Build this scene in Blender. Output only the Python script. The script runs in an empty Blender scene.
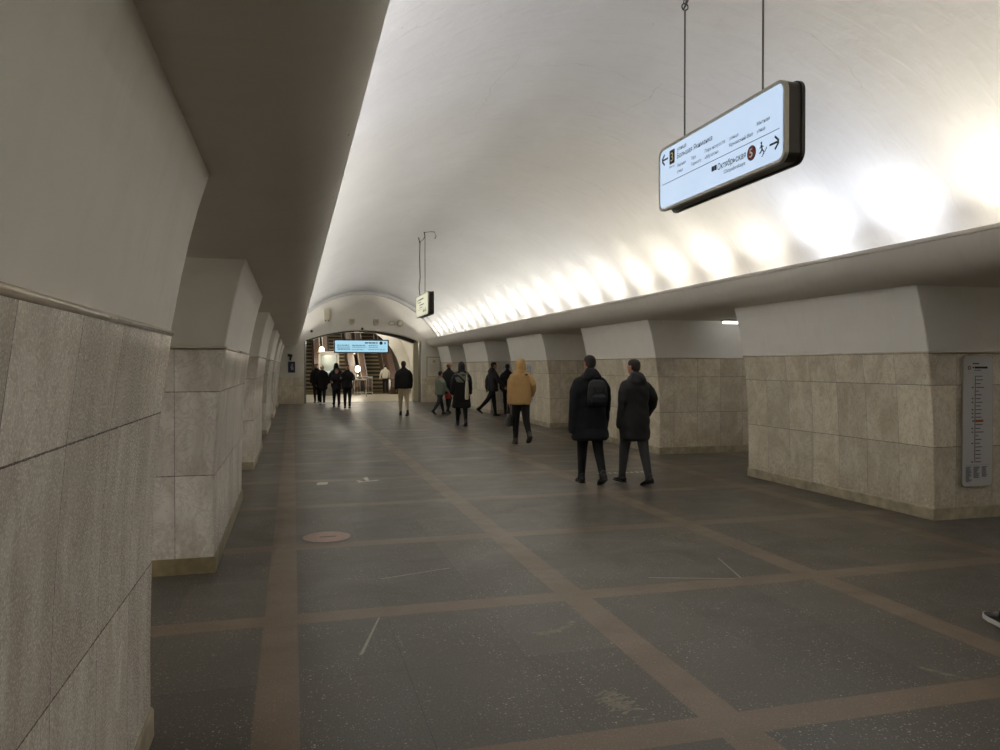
import bpy, bmesh, math, random
from mathutils import Vector, Matrix
random.seed(7)
S = bpy.context.scene
C = S.collection
PI = math.pi
R = math.radians

# ------------------------------------------------------------------ camera, world, exposure
cam_d = bpy.data.cameras.new('camera')
cam_d.sensor_width = 36.0
cam_d.lens = 758.0 / 1000.0 * 36.0
cam_d.clip_start = 0.05
cam = bpy.data.objects.new('camera', cam_d)
cam.location = (0, 0, 1.65)
cam.rotation_euler = (R(90) - math.atan(9 / 758.0), 0, -math.atan(207 / 758.0))
C.objects.link(cam)
S.camera = cam
w = bpy.data.worlds.new('world')
S.world = w
w.use_nodes = True
w.node_tree.nodes['Background'].inputs[0].default_value = (0.5, 0.48, 0.44, 1)
w.node_tree.nodes['Background'].inputs[1].default_value = 0.02
S.view_settings.view_transform = 'Standard'
S.view_settings.look = 'None'
S.view_settings.gamma = 1.0
S.view_settings.use_curve_mapping = False
S.view_settings.exposure = 1.84
S.cycles.diffuse_bounces = 10
S.cycles.max_bounces = 14

LAMP_W = 7.6          # one cove lamp
COOL = (0.86, 0.90, 1.0)
WARM = (1.0, 0.90, 0.72)
NEUT = (1.0, 0.975, 0.935)


def area_light(name, loc, size, energy, color, aim, parent=None, spread=None):
    d = bpy.data.lights.new(name, 'AREA')
    d.shape = 'RECTANGLE'
    d.size, d.size_y = size
    d.energy = energy
    d.color = color
    if spread: d.spread = spread
    o = bpy.data.objects.new(name, d)
    C.objects.link(o)
    o.location = loc
    z = -Vector(aim).normalized()
    x = Vector((0, 1, 0)) if abs(z.y) < 0.9 else Vector((1, 0, 0))
    y = z.cross(x).normalized()
    x = y.cross(z).normalized()
    o.rotation_euler = Matrix((x, y, z)).transposed().to_euler()
    if parent: o.parent = parent
    return o

# ceiling lights of the escalator lobby and tunnel; fill lights on the platforms behind the pylons
for yy in (37.5, 40.5, 43.5):
    area_light('lobby_light', (0.2, yy, 2.95), (2.4, 0.25), 17, NEUT, (0.55, 0, 1))
    area_light('lobby_light', (5.9, yy, 2.95), (2.4, 0.25), 17, NEUT, (-0.55, 0, 1))
for yy in (-4, 4, 12, 20, 28):  # unseen lights added so the side passages are not black
    area_light('platform_fill_light', (-5.3, yy, 3.1), (3.0, 0.3), 32, NEUT, (0.25, 0, -1))
    area_light('platform_fill_light', (11.3, yy, 3.1), (3.0, 0.3), 12, NEUT, (-0.25, 0, -1))
for yy, zz in ((49, 4.2), (54, 7.0)):
    area_light('tunnel_light', (3.0, yy, zz), (1.6, 0.5), 25, WARM, (0, -0.3, -1))


# ------------------------------------------------------------------ colour and node helpers
def lin(c):
    if isinstance(c, str):
        c = [int(c[i:i + 2], 16) / 255 for i in (0, 2, 4)]
    return tuple((v / 12.92 if v <= 0.04045 else ((v + 0.055) / 1.055) ** 2.4) for v in c) + (1,)


class NT:
    def __init__(self, name, rough=0.6, metal=0.0):
        self.m = bpy.data.materials.new(name)
        self.m.use_nodes = True
        self.t = self.m.node_tree
        self.b = self.t.nodes['Principled BSDF']
        self.b.inputs['Roughness'].default_value = rough
        self.b.inputs['Metallic'].default_value = metal
        self.tc = self.t.nodes.new('ShaderNodeTexCoord')

    def n(self, kind, **kw):
        nd = self.t.nodes.new('ShaderNode' + kind)
        for k, v in kw.items(): setattr(nd, k, v)
        return nd

    def put(self, sock, v):
        if hasattr(v, 'links') or isinstance(v, bpy.types.NodeSocket):
            self.t.links.new(v, sock)
        else:
            sock.default_value = v

    def math(self, op, a, b=0.0, c=0.0):
        nd = self.n('Math', operation=op)
        for i, v in enumerate((a, b, c)): self.put(nd.inputs[i], v)
        return nd.outputs[0]

    def mix(self, f, a, b, blend='MIX'):
        nd = self.n('Mix', data_type='RGBA', blend_type=blend)
        self.put(nd.inputs[0], f); self.put(nd.inputs[6], a); self.put(nd.inputs[7], b)
        return nd.outputs[2]

    def noise(self, vec, scale, detail=4, rough=0.55, dist=0.0):
        nd = self.n('TexNoise')
        self.put(nd.inputs['Vector'], vec)
        nd.inputs['Scale'].default_value = scale
        nd.inputs['Detail'].default_value = detail
        nd.inputs['Roughness'].default_value = rough
        nd.inputs['Distortion'].default_value = dist
        return nd.outputs[0]

    def maprange(self, v, a, b, c=0.0, d=1.0):
        nd = self.n('MapRange')
        for i, x in enumerate((v, a, b, c, d)): self.put(nd.inputs[i], x)
        return nd.outputs[0]

    def scale(self, vec, s, loc=(0, 0, 0)):
        nd = self.n('Mapping')
        self.put(nd.inputs[0], vec)
        nd.inputs['Location'].default_value = loc
        nd.inputs['Scale'].default_value = s
        return nd.outputs[0]

    def bump(self, h, strength=0.2, dist=0.01):
        nd = self.n('Bump')
        nd.inputs['Strength'].default_value = strength
        nd.inputs['Distance'].default_value = dist
        self.put(nd.inputs['Height'], h)
        self.t.links.new(nd.outputs[0], self.b.inputs['Normal'])

    def col(self, v): self.put(self.b.inputs['Base Color'], v)


def simple(name, c, rough=0.6, metal=0.0, var=0.0, scale=12.0, coat=0.0, bump=0.0):
    m = NT(name, rough, metal)
    base = lin(c)
    if var:
        f = m.noise(m.tc.outputs['Object'], scale, 5)
        dark = tuple(v * (1 - var) for v in base[:3]) + (1,)
        m.col(m.mix(m.maprange(f, 0.3, 0.7), dark, base))
        if bump: m.bump(f, bump, 0.01)
    else:
        f = m.noise(m.tc.outputs['Object'], scale, 3)
        dark = tuple(v * 0.94 for v in base[:3]) + (1,)
        m.col(m.mix(f, dark, base))
    m.b.inputs['Coat Weight'].default_value = coat
    return m.m


def glow(name, c, strength, base='202020'):
    m = NT(name, 0.4)
    m.col(lin(base))
    f = m.noise(m.tc.outputs['Object'], 3, 2)
    cc = lin(c)
    m.put(m.b.inputs['Emission Color'], m.mix(f, tuple(v * 0.9 for v in cc[:3]) + (1,), cc))
    m.b.inputs['Emission Strength'].default_value = strength
    return m.m


# ------------------------------------------------------------------ materials
def plaster_mat(name, c, cracks=False):
    m = NT(name, 0.72)
    P = m.tc.outputs['Object']
    base = lin(c)
    n1 = m.noise(m.scale(P, (1, 0.55, 1)), 0.9, 6, 0.6)
    n2 = m.noise(m.scale(P, (1.2, 3.5, 1.2)), 2.2, 5, 0.6, 0.6)
    a = tuple(v * 0.92 for v in base[:3]) + (1,)
    col = m.mix(m.maprange(n1, 0.35, 0.7), a, base)
    b = tuple(v * f for v, f in zip(base[:3], (0.90, 0.885, 0.86))) + (1,)
    col = m.mix(m.maprange(n2, 0.5, 0.75, 0, 0.75), col, b)
    h = m.math('ADD', m.math('MULTIPLY', n1, 1.0), m.math('MULTIPLY', n2, 0.6))
    if cracks:
        sx = m.n('SeparateXYZ'); m.put(sx.inputs[0], P)
        wob = m.noise(m.scale(P, (0.6, 0.6, 0.6)), 1.3, 5)
        yy = m.math('ADD', sx.outputs[1], m.math('MULTIPLY', wob, 0.9))
        ring = m.math('ABSOLUTE', m.math('SUBTRACT', m.math('FRACT', m.math('DIVIDE', yy, 1.85)), 0.5))
        line = m.maprange(ring, 0.0, 0.006, 1, 0)
        gate = m.maprange(m.noise(P, 0.8, 2), 0.45, 0.6)
        line = m.math('MULTIPLY', line, gate)
        ang = m.math('ADD', sx.outputs[0], m.math('MULTIPLY', m.noise(P, 0.9, 4), 0.5))
        ln2 = m.maprange(m.math('ABSOLUTE', m.math('SUBTRACT', m.math('FRACT', m.math('DIVIDE', ang, 1.7)), 0.5)), 0, 0.004, 1, 0)
        ln2 = m.math('MULTIPLY', ln2, m.maprange(m.noise(P, 0.5, 2), 0.52, 0.6))
        line = m.math('MAXIMUM', line, ln2)
        vo = m.n('TexVoronoi'); m.put(vo.inputs['Vector'], P); vo.inputs['Scale'].default_value = 2.2
        spot = m.maprange(vo.outputs['Distance'], 0.02, 0.03, 0.7, 0)
        line = m.math('MAXIMUM', m.math('MULTIPLY', line, 0.55), spot)
        col = m.mix(m.math('MULTIPLY', line, 0.45), col, lin('6a665c'))
        h = m.math('SUBTRACT', h, m.math('MULTIPLY', line, 0.25))
    m.col(col)
    m.bump(h, 0.35 if cracks else 0.12, 0.05 if cracks else 0.02)
    return m.m


def marble_mat(name, light, dark, stain, rough, streak):
    """tile cladding: UV u = metres along the wall, v = height"""
    m = NT(name, rough)
    uv = m.n('UVMap')
    s = m.n('SeparateXYZ'); m.put(s.inputs[0], uv.outputs[0])
    u, v = s.outputs[0], s.outputs[1]
    cu = m.math('DIVIDE', u, 0.488)
    ju = m.math('MULTIPLY', m.math('MINIMUM', m.math('FRACT', cu), m.math('SUBTRACT', 1.0, m.math('FRACT', cu))), 0.488)
    jv = m.math('MINIMUM', m.math('ABSOLUTE', m.math('SUBTRACT', v, 0.78)), m.math('ABSOLUTE', m.math('SUBTRACT', v, 1.445)))
    hair = m.noise(m.scale(uv.outputs[0], (9, 9, 9)), 3.0, 4)
    jw = m.maprange(hair, 0.35, 0.7, 0.0020, 0.0038)
    joint = m.math('MAXIMUM', m.math('MULTIPLY', m.math('LESS_THAN', ju, m.math('MULTIPLY', jw, 0.75)), 0.8), m.math('LESS_THAN', jv, jw))
    row = m.math('ADD', m.math('GREATER_THAN', v, 0.78), m.math('GREATER_THAN', v, 1.445))
    oi = m.n('ObjectInfo')
    cell = m.n('CombineXYZ')
    m.put(cell.inputs[0], m.math('FLOOR', cu)); m.put(cell.inputs[1], row)
    m.put(cell.inputs[2], m.math('MULTIPLY', oi.outputs['Random'], 40.0))
    wn = m.n('TexWhiteNoise', noise_dimensions='3D'); m.put(wn.inputs[0], cell.outputs[0])
    rnd = wn.outputs[0]
    off = m.n('VectorMath', operation='SCALE'); m.put(off.inputs[0], wn.outputs[1]); off.inputs[3].default_value = 30
    pos = m.n('VectorMath', operation='ADD'); m.put(pos.inputs[0], uv.outputs[0]); m.put(pos.inputs[1], off.outputs[0])
    st = m.noise(m.scale(pos.outputs[0], streak), 3.0, 3, 0.5, 0.7)
    fine = m.noise(pos.outputs[0], 130, 3, 0.6)
    vein = m.noise(m.scale(pos.outputs[0], (1.5, 1, 1)), 4.5, 6, 0.65, 2.2)
    L, D, T = lin(light), lin(dark), lin(stain)
    col = m.mix(m.maprange(st, 0.36, 0.64), D, L)
    vv = m.maprange(m.math('ABSOLUTE', m.math('SUBTRACT', vein, 0.5)), 0.0, 0.035, 0.5, 0)
    col = m.mix(vv, col, T)
    col = m.mix(m.maprange(fine, 0.55, 0.75, 0, 0.07), col, T)
    k = m.maprange(rnd, 0, 1, 0.80, 1.06)
    cc = m.n('CombineXYZ')
    for i in range(3): m.put(cc.inputs[i], k)
    col = m.mix(1.0, col, cc.outputs[0], 'MULTIPLY')
    # dirt of feet and mops near the plinth
    low = m.math('MULTIPLY', m.maprange(v, 0.1, 0.5, 0.5, 0), m.maprange(hair, 0.4, 0.6))
    col = m.mix(low, col, T)
    col = m.mix(m.math('MULTIPLY', joint, 0.85), col, lin('2e271e'))
    m.col(col)
    m.put(m.b.inputs['Roughness'], m.maprange(fine, 0.3, 0.7, rough - 0.06, rough + 0.12))
    m.bump(m.math('SUBTRACT', m.math('MULTIPLY', fine, 0.05), joint), 0.3, 0.004)
    return m.m


def floor_mat():
    m = NT('granite_floor', 0.33)
    P = m.tc.outputs['Object']
    s = m.n('SeparateXYZ'); m.put(s.inputs[0], P)
    x, y = s.outputs[0], s.outputs[1]

    def near(v, start, pitch, half):
        f = m.math('FRACT', m.math('DIVIDE', m.math('SUBTRACT', v, start - pitch / 2), pitch))
        return m.math('LESS_THAN', m.math('MULTIPLY', m.math('ABSOLUTE', m.math('SUBTRACT', f, 0.5)), pitch), half)
    lx = near(x, -0.08, 2.02, 0.103)
    ly = near(y, 3.07, 2.03, 0.10)
    inx = m.math('MULTIPLY', m.math('GREATER_THAN', x, -2.6), m.math('LESS_THAN', x, 8.6))
    stripe = m.math('MULTIPLY', m.math('MAXIMUM', lx, ly), inx)
    g1 = m.noise(P, 90, 3, 0.7)
    g2 = m.noise(P, 320, 2, 0.7)
    blot = m.noise(m.scale(P, (1, 1.3, 1)), 1.6, 7, 0.65, 0.5)
    cells = m.n('CombineXYZ')
    m.put(cells.inputs[0], m.math('FLOOR', m.math('DIVIDE', m.math('ADD', x, 0.08), 0.673)))
    m.put(cells.inputs[1], m.math('FLOOR', m.math('DIVIDE', m.math('SUBTRACT', y, 3.07), 1.015)))
    wn = m.n('TexWhiteNoise', noise_dimensions='3D'); m.put(wn.inputs[0], cells.outputs[0])
    base = m.mix(m.maprange(g1, 0.3, 0.7), lin('2a2724'), lin('645d53'))
    base = m.mix(m.maprange(g2, 0.55, 0.8, 0, 0.5), base, lin('8d8a80'))
    base = m.mix(m.maprange(blot, 0.4, 0.75, 0, 0.45), base, lin('5c574d'))
    kk = m.maprange(wn.outputs[0], 0, 1, 0.82, 1.15)
    cc = m.n('CombineXYZ')
    for i in range(3): m.put(cc.inputs[i], kk)
    base = m.mix(1.0, base, cc.outputs[0], 'MULTIPLY')
    # thin slab joints
    jx = near(x, -0.08, 0.673, 0.0022); jy = near(y, 3.07, 1.015, 0.0025)
    base = m.mix(m.math('MULTIPLY', m.math('MAXIMUM', jx, jy), 0.55), base, lin('161512'))
    # brown granite bands
    brown = m.mix(m.maprange(g1, 0.3, 0.72), lin('5d4f40'), lin('806f5b'))
    brown = m.mix(m.maprange(g2, 0.5, 0.8, 0, 0.4), brown, lin('9a8570'))
    brown = m.mix(m.maprange(blot, 0.45, 0.8, 0, 0.4), brown, lin('4e4438'))
    col = m.mix(stripe, base, brown)
    edge = m.math('MAXIMUM', near(x, -0.08, 2.02, 0.106), near(y, 3.07, 2.03, 0.1025))
    edge = m.math('MULTIPLY', m.math('SUBTRACT', m.math('MULTIPLY', edge, inx), stripe), 0.6)
    col = m.mix(edge, col, lin('6f6250'))
    # pale chips in the dark granite
    for sc, th, gate in ((34, 0.20, 0.86), (80, 0.28, 0.74), (14, 0.085, 0.84)):
        vo = m.n('TexVoronoi'); m.put(vo.inputs['Vector'], m.scale(P, (1, 1, 1)))
        vo.inputs['Scale'].default_value = sc
        sr = m.n('SeparateXYZ'); m.put(sr.inputs[0], vo.outputs['Color'])
        d = m.math('ADD', vo.outputs['Distance'], m.math('MULTIPLY', m.math('SUBTRACT', g2, 0.5), 0.35))
        f = m.math('MULTIPLY', m.math('LESS_THAN', d, th), m.math('GREATER_THAN', sr.outputs[0], gate))
        f = m.math('MULTIPLY', f, m.math('SUBTRACT', 0.8, m.math('MULTIPLY', stripe, 0.5)))
        f = m.math('MULTIPLY', f, m.maprange(m.noise(P, 1.9, 3), 0.38, 0.62, 0.25, 1.0))
        col = m.mix(f, col, lin('b4b1a6'))
    # pale scuffed patches
    sc1 = m.noise(m.scale(P, (2.4, 0.9, 1), (3, 1, 0)), 1.1, 6, 0.62, 1.5)
    col = m.mix(m.maprange(sc1, 0.66, 0.74, 0, 0.35), col, lin('77736a'))
    m.col(col)
    m.put(m.b.inputs['Roughness'], m.maprange(m.math('ADD', blot, m.math('MULTIPLY', g1, 0.4)), 0.4, 1.0, 0.30, 0.50))
    m.bump(m.noise(P, 14, 4), 0.06, 0.01)
    return m.m


M = {}
M['vault'] = plaster_mat('vault_plaster', 'c6c5c2', True)
M['plaster'] = plaster_mat('pylon_plaster', 'f3f0e9')
M['soffit'] = plaster_mat('cornice_plaster', 'd9d4cb')
M['white'] = plaster_mat('white_plaster', 'e2ded4')
M['marbleL'] = marble_mat('grey_marble_tiles', 'f2ede4', 'd6cec2', 'b5aa9c', 0.22, (2.0, 0.6, 1))
M['marbleR'] = marble_mat('beige_marble_tiles', 'efe6d2', 'd8ccb4', 'a3967c', 0.30, (1.3, 0.9, 1))
M['floor'] = floor_mat()
M['plinth'] = simple('plinth_stone', 'c0b498', 0.35, var=0.45, scale=7)
M['plinthy'] = simple('yellow_plinth_stone', 'a39470', 0.3, var=0.55, scale=6)
M['mould'] = simple('polished_marble_moulding', 'd8ccb4', 0.22, var=0.25, scale=6, coat=0.6)
M['lobby_floor'] = simple('pale_granite', 'a39c8c', 0.3, var=0.25, scale=9)
M['groove'] = simple('dark_groove', '3a352d', 0.7)
M['black'] = simple('black_plastic', '121212', 0.4)
M['frame'] = simple('dark_bronze_frame', '2a261f', 0.35, 0.3)
M['rim'] = simple('grey_rim', 'a39e90', 0.4, 0.3)
M['steel'] = simple('brushed_steel', 'b4b2ac', 0.22, 1.0, var=0.2, scale=30)
M['darksteel'] = simple('dark_steel', '4b4a46', 0.35, 0.7)
M['rod'] = simple('rod_steel', '6f6a62', 0.35, 0.8)
M['wood'] = simple('varnished_wood', '4a2c15', 0.5, var=0.35, scale=5, coat=0.1)
M['darkwood'] = simple('dark_wood_panel', '3d2917', 0.35, var=0.3, scale=6)
M['rubber'] = simple('black_rubber', '0d0d0d', 0.45)
M['step'] = simple('ribbed_step', '5b5240', 0.5, 0.3, var=0.3, scale=20)
M['riser'] = simple('step_riser', '2d281f', 0.55, 0.2, var=0.3, scale=20)
M['lampwhite'] = glow('lamp_globe', 'fff4dc', 4)
M['tube'] = glow('fluorescent_tube', 'f6f6ff', 5)
M['blueglow'] = glow('sign_screen', 'c8def7', 0.27)
M['creamglow'] = glow('cream_glow', 'f3f1cf', 0.22)
M['cyanglow'] = glow('cyan_glow', 'aadcf2', 0.28)
M['ink'] = simple('black_ink', '15151a', 0.6)
M['greyink'] = simple('grey_ink', '4d525c', 0.6)
M['red'] = simple('dark_red_ink', '7c2a1c', 0.6)
M['rust'] = simple('orange_ink', 'b0562c', 0.6)
M['cream'] = simple('cream_ink', 'e8dba6', 0.5)
M['paper'] = simple('poster_paper', 'c9c7c4', 0.28)
M['enamel'] = simple('cream_enamel', 'bdb69c', 0.4)
M['blue'] = simple('navy_enamel', '1b2644', 0.4)
M['whiteink'] = simple('white_ink', 'e6e6e2', 0.5)
M['hatch'] = simple('reddish_granite', 'ab8878', 0.4, var=0.25, scale=30)
M['glass'] = NT('booth_glass', 0.08).m
M['glass'].node_tree.nodes['Principled BSDF'].inputs['Base Color'].default_value = (0.55, 0.6, 0.6, 1)
M['glass'].node_tree.nodes['Principled BSDF'].inputs['Transmission Weight'].default_value = 0.6


# ------------------------------------------------------------------ object helpers
def obj(name, mesh, mat=None, parent=None, smooth=False):
    if isinstance(mesh, bmesh.types.BMesh):
        me = bpy.data.meshes.new(name)
        mesh.normal_update()
        mesh.to_mesh(me); mesh.free()
    else:
        me = mesh
    o = bpy.data.objects.new(name, me)
    C.objects.link(o)
    if mat is not None:
        if len(me.materials): me.materials.clear()
        for mm in (mat if isinstance(mat, (list, tuple)) else [mat]): me.materials.append(mm)
    if parent is not None: o.parent = parent
    if smooth:
        for p in me.polygons: p.use_smooth = True
    return o


def thing(name, label, cat, loc=(0, 0, 0), rz=0.0, group=None):
    o = bpy.data.objects.new(name, None)
    C.objects.link(o)
    o.empty_display_size = 0.1
    o.location = loc
    o.rotation_euler = (0, 0, rz)
    tag(o, label, cat, group)
    return o


def tag(o, label, cat, group=None):
    o['label'] = label; o['category'] = cat
    if group: o['group'] = group
    return o


def struct(name, bm, mat, smooth=False):
    o = obj(name, bm, mat, None, smooth)
    o['kind'] = 'structure'
    return o


def BM(): return bmesh.new()


def box(bm, x0, x1, y0, y1, z0, z1, bev=0.0, mi=0):
    g = bmesh.ops.create_cube(bm, size=1)
    vs = g['verts']
    for v in vs:
        v.co = Vector(((x0 + x1) / 2 + v.co.x * (x1 - x0), (y0 + y1) / 2 + v.co.y * (y1 - y0), (z0 + z1) / 2 + v.co.z * (z1 - z0)))
    fs = {f for v in vs for f in v.link_faces}
    for f in fs: f.material_index = mi
    if bev:
        es = list({e for v in vs for e in v.link_edges})
        bmesh.ops.bevel(bm, geom=es, offset=bev, segments=2, affect='EDGES', profile=0.5)


def frame_axes(d):
    d = d.normalized()
    a = Vector((0, 0, 1)) if abs(d.z) < 0.9 else Vector((0, 1, 0))
    x = a.cross(d).normalized()
    return x, d.cross(x).normalized()


def tube(bm, pts, r, n=10, cap=True, mi=0):
    pts = [Vector(p) for p in pts]
    rs = r if isinstance(r, (list, tuple)) else [r] * len(pts)
    rings = []
    for i, p in enumerate(pts):
        d = pts[min(i + 1, len(pts) - 1)] - pts[max(i - 1, 0)]
        x, y = frame_axes(d)
        if rings:
            pass
        ring = [bm.verts.new(p + (x * math.cos(2 * PI * k / n) + y * math.sin(2 * PI * k / n)) * rs[i]) for k in range(n)]
        rings.append(ring)
    for a, b in zip(rings, rings[1:]):
        for k in range(n):
            f = bm.faces.new((a[k], a[(k + 1) % n], b[(k + 1) % n], b[k])); f.material_index = mi
    if cap:
        bm.faces.new(rings[0][::-1]).material_index = mi
        bm.faces.new(rings[-1]).material_index = mi


def extrude_y(bm, prof, y0, y1, closed=True, ny=1):
    """prof: (x,z) list extruded along Y"""
    rows = []
    for j in range(ny + 1):
        y = y0 + (y1 - y0) * j / ny
        rows.append([bm.verts.new((x, y, z)) for x, z in prof])
    n = len(prof)
    for a, b in zip(rows, rows[1:]):
        for k in range(n if closed else n - 1):
            bm.faces.new((a[k], a[(k + 1) % n], b[(k + 1) % n], b[k]))
    if closed:
        bm.faces.new(rows[0][::-1]); bm.faces.new(rows[-1])


def prism(bm, poly, origin, ax, ay, depth, mi=0):
    """flat polygon (2D) on the plane origin+ax*s+ay*t, thickened by vector depth"""
    o, ax, ay, dv = Vector(origin), Vector(ax), Vector(ay), Vector(depth)
    a = [bm.verts.new(o + ax * s + ay * t) for s, t in poly]
    b = [bm.verts.new(o + ax * s + ay * t + dv) for s, t in poly]
    n = len(poly)
    f1 = bm.faces.new(a[::-1]); f2 = bm.faces.new(b)
    fs = [f1, f2]
    for k in range(n): fs.append(bm.faces.new((a[k], a[(k + 1) % n], b[(k + 1) % n], b[k])))
    for f in fs: f.material_index = mi
    return fs


def rrect(x0, x1, y0, y1, r, n=6):
    out = []
    for cx, cy, a0 in ((x1 - r, y1 - r, 0), (x0 + r, y1 - r, 90), (x0 + r, y0 + r, 180), (x1 - r, y0 + r, 270)):
        for k in range(n + 1):
            a = R(a0 + 90 * k / n)
            out.append((cx + r * math.cos(a), cy + r * math.sin(a)))
    return out


def circle(cx, cy, r, n=24): return [(cx + r * math.cos(2 * PI * k / n), cy + r * math.sin(2 * PI * k / n)) for k in range(n)]


def text_obj(name, s, x0, x1, z0, h, origin, ax, ay, mat, parent, push):
    """lettering between x0 and x1 (2D plane units), baseline z0, capital height h"""
    cu = bpy.data.curves.new('lettering', 'FONT')
    cu.body = s; cu.size = 1.0; cu.extrude = 0.0; cu.offset = 0.012; cu.resolution_u = 3
    t = bpy.data.objects.new('lettering', cu)
    C.objects.link(t)
    dg = bpy.context.evaluated_depsgraph_get()
    me = bpy.data.meshes.new_from_object(t.evaluated_get(dg))
    bpy.data.objects.remove(t)
    xs = [v.co.x for v in me.vertices]
    if not xs: return None
    lo, hi = min(xs), max(xs)
    sy = h / 0.70
    sx = (x1 - x0) / (hi - lo) if x1 is not None else sy
    o, ax, ay, pv = Vector(origin), Vector(ax), Vector(ay), Vector(push)
    for v in me.vertices:
        v.co = o + ax * (x0 + (v.co.x - lo) * sx) + ay * (z0 + v.co.y * sy) + pv
    return obj(name, me, mat, parent)


# ------------------------------------------------------------------ the setting
Y0, YE = -10.0, 34.2
bm = BM()
bmesh.ops.create_grid(bm, x_segments=1, y_segments=1, size=1)
for v in bm.verts: v.co = Vector((3 + v.co.x * 10.2, 12.6 + v.co.y * 22.6, 0))
struct('floor', bm, M['floor'])
bm = BM(); box(bm, -2, 8, 35.25, 48, -0.1, 0.004)
struct('floor_lobby', bm, M['lobby_floor'])

VC, VZ, VR = 3.08, 1.09, 3.85
bm = BM()
a0 = math.asin((2.60 - VZ) / VR)
prof = []
for k in range(73):
    a = a0 + (PI - 2 * a0) * k / 72
    prof.append((VC + VR * math.cos(a), VZ + VR * math.sin(a)))
for k in range(72, -1, -1):
    a = a0 + (PI - 2 * a0) * k / 72
    prof.append((VC + (VR + 0.2) * math.cos(a), VZ + (VR + 0.2) * math.sin(a)))
extrude_y(bm, prof, Y0, YE, True, 1)
struct('ceiling', bm, M['vault'], True)
for o in (bpy.data.objects['ceiling'],):
    for p in o.data.polygons:
        if len(p.vertices) > 4: p.use_smooth = False
# narrower ring of the vault at its far end
bm = BM()
prof = []
for rr, ks in ((3.74, range(61)), (3.9, range(60, -1, -1))):
    for k in ks:
        a = R(25) + (PI - 2 * R(25)) * k / 60
        prof.append((VC + rr * math.cos(a), VZ + rr * math.sin(a)))
extrude_y(bm, prof, YE - 0.5, YE, True)
struct('trim_3', bm, M['vault'])


def cornice(sign):
    """lamp trough beside the vault; its underside runs on as the ceiling of the passages and platforms"""
    def X(x): return x if sign > 0 else 6.18 - x
    p = [(5.905, 2.885), (5.88, 2.885), (5.873, 2.878), (5.873, 2.848), (5.893, 2.842), (5.893, 2.836), (5.876, 2.83), (5.885, 2.79),
         (5.905, 2.73), (5.94, 2.665), (5.99, 2.607), (6.06, 2.562), (6.15, 2.532), (6.25, 2.516), (6.36, 2.508), (9.55, 2.508), (9.55, 3.25),
         (13.0, 3.25), (13.0, 3.4), (9.4, 3.4), (9.4, 2.62), (6.72, 2.62), (5.99, 2.66), (5.95, 2.72), (5.925, 2.80)]
    bm = BM()
    pr = [(X(x), z) for x, z in p]
    extrude_y(bm, pr, Y0, YE)
    bmesh.ops.recalc_face_normals(bm, faces=bm.faces)
    return bm
struct('trim_1', cornice(1), M['soffit'])
struct('trim_2', cornice(-1), M['soffit'])
for n in ('trim_1', 'trim_2'):
    me = bpy.data.objects[n].data
    for p in me.polygons:
        if len(p.vertices) == 4 and p.area < 9.0 and abs(p.normal.y) < 0.5: p.use_smooth = True
    me.set_sharp_from_angle(angle=R(28))

# track walls, back wall
bm = BM(); box(bm, -7.1, -6.8, Y0, YE, 0, 3.3); struct('wall_left', bm, M['soffit'])
bm = BM(); box(bm, 12.98, 13.2, Y0, YE, 0, 3.3); struct('wall_right', bm, M['soffit'])
bm = BM(); box(bm, -7, 13, Y0 - 0.2, Y0, 0, 5.4); struct('wall_back', bm, M['white'])

# ---- far wall with the arched opening
OX0, OX1, OZ = 0.46, 5.65, 2.76
OC = (OX0 + OX1) / 2


def arch_pts(x0, x1, zs, rise, n=24):
    hw = (x1 - x0) / 2; rad = (hw * hw + rise * rise) / (2 * rise)
    cx, cz = (x0 + x1) / 2, zs + rise - rad
    a = math.asin(hw / rad)
    return [(cx + rad * math.sin(-a + 2 * a * k / n), cz + rad * math.cos(-a + 2 * a * k / n)) for k in range(n + 1)]


def wall_with_arch(bm, xl, xr, zt, x0, x1, zs, rise, y0, y1):
    ap = arch_pts(x0, x1, zs, rise)
    for y, flip in ((y0, False), (y1, True)):
        pass
    cols = [(x0, 0.0)] + ap + [(x1, 0.0)]
    # left and right jamb blocks, then columns above the arch
    box(bm, xl, x0, y0, y1, 0, zt); box(bm, x1, xr, y0, y1, 0, zt)
    rowsF = [(bm.verts.new((x, y0, z)), bm.verts.new((x, y0, zt)), bm.verts.new((x, y1, z)), bm.verts.new((x, y1, zt))) for x, z in ap]
    for a, b in zip(rowsF, rowsF[1:]):
        bm.faces.new((a[0], b[0], b[1], a[1])); bm.faces.new((a[2], a[3], b[3], b[2]))
        bm.faces.new((a[0], a[2], b[2], b[0])); bm.faces.new((a[1], b[1], b[3], a[3]))


bm = BM()
wall_with_arch(bm, -6.9, 13.0, 5.4, OX0, OX1, OZ, 0.50, YE, YE + 0.7)
bmesh.ops.recalc_face_normals(bm, faces=bm.faces)
struct('wall_far', bm, M['white'])


def uv_box(bm, x0, x1, y0, y1, z0, z1, uoff=0.0):
    uvl = bm.loops.layers.uv.verify()
    n0 = len(bm.faces)
    box(bm, x0, x1, y0, y1, z0, z1)
    bm.faces.ensure_lookup_table()
    for f in bm.faces[n0:]:
        f.normal_update()
        for l in f.loops:
            c = l.vert.co
            l[uvl].uv = ((c.x if abs(f.normal.y) > 0.5 else c.y) + uoff, c.z)


# marble dado of the far wall, both sides of the opening
for nm, xa, xb in (('baseboard_left', -3.4, OX0 - 0.005), ('baseboard_right', OX1 + 0.005, 9.6)):
    bm = BM()
    uv_box(bm, xa, xb, YE - 0.03, YE, 0.0, 1.17)
    uv_box(bm, xa, xb, YE - 0.055, YE, 0.0, 0.12)
    struct(nm, bm, M['marbleR'])
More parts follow.
